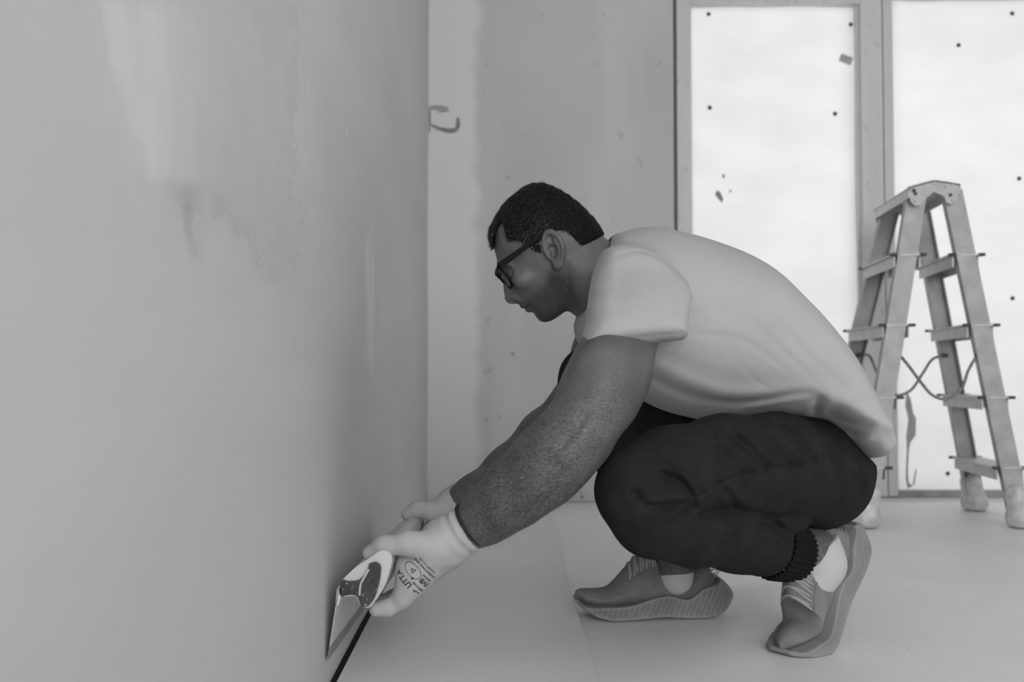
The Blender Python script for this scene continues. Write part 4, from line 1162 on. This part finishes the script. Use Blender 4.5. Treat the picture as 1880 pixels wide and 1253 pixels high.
def shoe(parent, origin, toe_dir, bend, sock_pts, scale=1.0, roll=0.0, label=None):
    """origin: world point of the toe-ball on the floor (local u0,0,0); toe_dir: horizontal unit vector heel->toe"""
    t = np.array([toe_dir[0], toe_dir[1], 0.0]); t /= np.linalg.norm(t); l = np.cross([0, 0, 1.0], t)
    def place(P):
        P = bend(np.asarray(P, float)) * scale
        u = P[:, 0:1] - .20 * scale; v = P[:, 1:2]; w = P[:, 2:3]
        v2 = v * math.cos(roll) - w * math.sin(roll) ; w2 = w * math.cos(roll) + v * math.sin(roll)
        return np.array(origin) + t * u + l * v2 + np.array([0, 0, 1.0]) * w2
    up = sculpt('shoe', upper_f, (-.012, -.06, -.005), (.31, .06, .13), .0021, M_shoe, None, smooth=1, deform=place); own(up)
    if label: up['label'] = label
    under(sculpt('sole', sole_f, (-.014, -.062, -.012), (.31, .062, .085), .0018, M_sole, None, smooth=1, deform=place), up)
    # laces over the tongue: eyelets run up both sides of the instep
    def inst(px, py, v, lift=.0015):
        u, w = shoe_px(px, py); return np.array([[u, v, w + lift]])
    rows = [((1152, 1071), (1140, 1053)), ((1161, 1067), (1148, 1043)), ((1172, 1064), (1157, 1035)), ((1183, 1061), (1166, 1027)), ((1194, 1059), (1176, 1020)), ((1205, 1056), (1188, 1014))]
    def srf(u, v):
        # height of the upper at (u, v)
        ws = np.linspace(.13, .02, 140); vals = upper_raw((np.full_like(ws, u), np.full_like(ws, v), ws))
        k = np.argmax(vals < 0); return ws[k] if (vals < 0).any() else .03
    eye = [((1338 - a[0]) / 959.0) for a, b in rows]
    wid = [.030, .029, .028, .027, .026, .025]
    mb = MB()
    for i in range(5):
        for s in (-1, 1):
            a = (eye[i] , s*wid[i]); b = (eye[i+1] + .006, -s*wid[i+1]*.95)
            P = []
            for q in np.linspace(0, 1, 9):
                u = a[0] + (b[0]-a[0])*q; v = a[1] + (b[1]-a[1])*q
                P.append((u, v, srf(u, v) + .0012 + .001*math.sin(q*math.pi)))
            mb.tube(place(np.array(P)), .0016, 6)
    under(mb.build('lace', M_lace, None, True), up)
    # eyelet stay beside the laces
    for s in (-1, 1):
        mb = MB(); P = [(eye[i], s*(wid[i] + .002), srf(eye[i], s*(wid[i] + .002)) + .0004) for i in range(6)]
        mb.tube(place(spline(P, 4)), .0016, 6); under(mb.build('eyelet_stay', M_shoe, None, True), up)
    # loose ends of the bow
    mb = MB(); u0, s0 = eye[5] + .004, 0.0
    z0 = srf(u0, 0)
    for (dv, du, L) in ((-.034, .002, .05), (-.026, .022, .04)):
        P = [(u0, 0, z0 + .004), (u0 + du*.3, dv*.5, srf(u0 + du*.3, dv*.5) + .003), (u0 + du*.7, dv, srf(u0 + du*.7, dv*.97) + .002), (u0 + du, dv*1.12, srf(u0 + du, dv) - L*.35)]
        mb.tube(place(spline(P, 6)), .0016, 6)
    under(mb.build('lace_end', M_lace, None, True), up)
    # heel stripes
    mb = MB()
    for k in range(7):
        u = .030 + k * .0052
        for s in (-1, 1):
            P = []
            for q in np.linspace(0, 1, 6):
                uu = u + .012*(1-q) - .010*q; ww = .052 + .034*q
                ws = np.linspace(.05, .005, 60); vals = upper_raw((np.full_like(ws, uu), ws*s, np.full_like(ws, ww)))
                j = np.argmax(vals < 0); P.append((uu, s*(ws[j] + .0003) if (vals < 0).any() else s*.02, ww))
            mb.tube(place(np.array(P)), .0011, 5)
    under(mb.build('heel_stripes', M_sole, None, True), up)
    return up
def upper_raw(p):
    u, v, w = p
    wd = np.maximum(shoe_w(u) - .004, .010) * (1 - .28 * sstep(.04, .11, w))
    return inflate(R_up(u, w), v, .040, wd)

far_shoe = shoe(man, (W(1146, 1128, 1.905)[0], 1.905, .0052), (-1, -.06), bend_none, None, label='shoe standing flat on the floor')
_nb = make_bend(.245, math.radians(46), .050)
def nb(P):
    P = np.array(P, float); P[:, 2] -= np.interp(P[:, 0], [.22, .25, .275, .295], [0, .004, .014, .026]); return _nb(P)
near_shoe = shoe(man, (W(1496, 1186, 1.70)[0], 1.70, .0035), (-.78, -.62), nb, None, scale=1.02, label='shoe bent up on its toes')

def sock_f1(p):
    f = chain(p, [(W(1494, 1000, 1.708), .0435), (W(1502, 1035, 1.702), .0425), (W(1490, 1065, 1.695), .038)], .02)
    # low cut: slanted top edge
    a = W(1462, 1034, 1.66); b = W(1520, 990, 1.70); t = b - a
    n = np.array([t[2], 0, -t[0]]); n /= np.linalg.norm(n)
    return smax(f, -((p[0]-a[0])*n[0] + (p[2]-a[2])*n[2]), .003)
own(sculpt('sock', sock_f1, (.40, 1.60, .03), (.62, 1.79, .24), .003, M_sock))
def sock_f2(p):
    f = chain(p, [(AN_F + np.array([0, 0, .02]), .0375), (W(1238, 1062, 1.905), .036)], .02)
    return smax(f, p[2] - (AN_F[2] - .004), .002)
own(sculpt('sock', sock_f2, (.20, 1.83, .03), (.40, 1.98, .16), .003, M_sock))

# ------------------------------------------------------------------ gloves
def barc(Y):
    t = (Y - YK0) / (YK1 - YK0); c = (K(688, 1066)) ; return c + DK * t
def glove(wr, ar, ys, thumb, lab, bounds, cuff_r=.0345, mid=1.0, seed=1):
    """wr wrist centre, ar point up the arm, ys finger depths (index..little), thumb nodes"""
    ax = (wr - ar) / np.linalg.norm(wr - ar)
    fing = []
    mcp = []
    for i, Y in enumerate(ys):
        c = barc(Y); r = [.0125, .0130, .0125, .0112][i]; s = [1.0, 1.02, 1.0, .93][i]
        a0 = c + np.array([.052, 0, -.012]); mcp.append(a0)
        fing.append([(a0, r + .0025), (c + np.array([.033*s, 0, -.036]), r + .001), (c + np.array([.012, 0, -.0500*s]), r), (c + np.array([-.004, 0, -.0520]), r*.9)])
    def f(p):
        g = None
        for fg in fing:
            q = chain(p, fg, .006); g = q if g is None else smin(g, q, .0035)
        palm = None
        for i, m in enumerate(mcp):
            q = cone(p, wr + ax*.016, m, .0285, .0170); palm = q if palm is None else smin(palm, q, .020)
        for m in (mcp[0], mcp[2]):
            palm = smin(palm, cone(p, wr + ax*.02, m + np.array([-.009, 0, .024]), .026, .0170), .020)
            palm = smin(palm, cone(p, m + np.array([-.009, 0, .024]), m + np.array([-.015, 0, -.015]), .0165, .0165), .012)
        g = smin(g, palm, .010)
        g = smin(g, chain(p, thumb, .010), .010)
        # web between thumb and palm
        g = smin(g, cone(p, thumb[0][0], mcp[0], .020, .013), .018)
        cuff = chain(p, [(wr + ax*.020, .030), (wr - ax*.012, .0325), (wr - ax*.034, cuff_r)], .01)
        t = (p[0]-wr[0])*ax[0] + (p[1]-wr[1])*ax[1] + (p[2]-wr[2])*ax[2]
        cuff = cuff + .0016*np.sin(t*2*math.pi/.017)*sstep(.02, .004, t)
        g = smin(g, cuff, .012)
        g = smax(g, -(t + .034), .002)
        g = g + .0011*pnoise(p[0]*26, p[1]*26, p[2]*26, seed)
        return g
    o = own(sculpt('glove', f, *bounds, .0023, M_glove, None, smooth=1)); o['label'] = lab
    e = wr - ax*.034; u = np.cross(ax, [0, 1.0, 0]); u /= np.linalg.norm(u); w = np.cross(ax, u)
    mb = MB(); mb.tube([e + (u*math.cos(q) + w*math.sin(q))*(cuff_r - .0005) for q in np.linspace(0, 2*math.pi, 40)], .0030, 8, False)
    under(mb.build('cuff_band', M_black, None, True), o)
    return o
WN = W(832, 988, 1.500); AN = W(900, 940, 1.487)
th_n = [(W(792, 1004, 1.476), .0200), (W(748, 998, 1.462), .0165), (W(706, 1003, 1.466), .0140), (W(681, 1017, 1.472), .0125)]
gl_n = glove(WN, AN, (1.490, 1.512, 1.534, 1.554), th_n, 'glove with printed text on the back', ((-.30, 1.40, .02), (.0, 1.60, .28)), .0350)
WF = W(848, 922, 1.912); AF = W(905, 880, 1.93)
th_f = [(W(815, 936, 1.885), .0190), (W(790, 938, 1.868), .0155), (W(765, 936, 1.868), .0135), (W(747, 946, 1.868), .0115)]
gl_f = glove(WF, AF, (1.885, 1.907, 1.928, 1.948), th_f, 'plain glove on the hand farther along the grip', ((-.30, 1.80, .02), (.02, 2.02, .30)), .0335, seed=5)

# print on the back of the near glove: real text laid onto the surface
bpy.context.view_layer.update()
gv = [v.co.copy() for v in gl_n.data.vertices]; gf = [tuple(p.vertices) for p in gl_n.data.polygons]
bvh = BVHTree.FromPolygons(gv, gf)
M_print = mat('dark_print', 0.03, 0.8)
M_print2 = mat('faint_print', 0.12, 0.8)
def to_surface(pts2, faces, name, m, lift=.0005):
    """pts2: photo-side 2d coordinates in metres on a tangent plane -> nearest point of the glove along the view of the plane"""
    v = []
    for P in pts2:
        d = Vector((0, 1, 0)); o_ = Vector((P[0], 1.38, P[2])); hit, nrm, idx, dist = bvh.ray_cast(o_, d)
        if hit is None: hit = Vector((P[0], 1.47, P[2])); nrm = Vector((0, -1, 0))
        v.append(hit + Vector((0, -1, 0)) * lift)
    under(link(name, mesh_from(name, v, faces), m), gl_n)
def text(txt, px, py, size, ang, m=M_print, bold=False, sx=1.0):
    cu = bpy.data.curves.new('t', 'FONT'); cu.body = txt; cu.size = 1.0; cu.resolution_u = 3
    if bold: cu.offset = 0.03
    to = bpy.data.objects.new('t', cu); COL.objects.link(to); bpy.context.view_layer.update()
    me = to.evaluated_get(bpy.context.evaluated_depsgraph_get()).to_mesh()
    vs = [tuple(v.co) for v in me.vertices]; fs = [tuple(p.vertices) for p in me.polygons]
    bpy.data.objects.remove(to)
    o_ = W(px, py, 1.455); ca_, sa_ = math.cos(ang), math.sin(ang)
    pts = [(o_[0] + size*(sx*x*ca_ - y*sa_), 0, o_[2] + size*(sx*x*sa_ + y*ca_)) for x, y, z in vs]
    to_surface(pts, fs, 'print', m)
A = math.radians(131)       # text runs from lower right to upper left, upside down to the viewer
for (t, x, y, s, m, b, sx) in (('IVB', 786, 1079, .0105, M_print, True, 1.0), ('LITTA', 755, 1079, .0118, M_print, True, .95),
      ('INTERNATIONAL IIIIIIIIII', 797, 1066, .0042, M_print, True, .95), ('TRADING CO LTD', 799, 1057, .0042, M_print2, True, .95),
      ('IIIII IIII IIIIII', 789, 1072, .0038, M_print, True, .9), ('IIIIIIII III IIIIII', 775, 1091, .0040, M_print, True, 1.05), ('IIIII', 762, 1091, .0040, M_print, True, 1.0), ('e', 759, 1066, .0075, M_print, True, 1.0), ('IIII III', 768, 1095, .0036, M_print, True, 1.0)):
    text(t, x, y, s, A, m, b, sx)
# oval emblem
c = W(757, 1051, 1.455); el = []
for k in range(36):
    t = 2*math.pi*k/36; a_, b_ = .0155*math.cos(t), .0088*math.sin(t)
    for q in (1.0, .93): el.append((c[0] + q*(a_*math.cos(A) - b_*math.sin(A)), 0, c[2] + q*(a_*math.sin(A) + b_*math.cos(A))))
to_surface(el, [(2*k, 2*k+1, (2*k+3) % 72, (2*k+2) % 72) for k in range(36)], 'print', M_print)
tri = [(c[0] + r*math.cos(A + w), 0, c[2] + r*math.sin(A + w)) for r in (.0048, .0026) for w in (0, 2.09, 4.19)]
to_surface(tri, [(0, 1, 4, 3), (1, 2, 5, 4), (2, 0, 3, 5)], 'print', M_print)
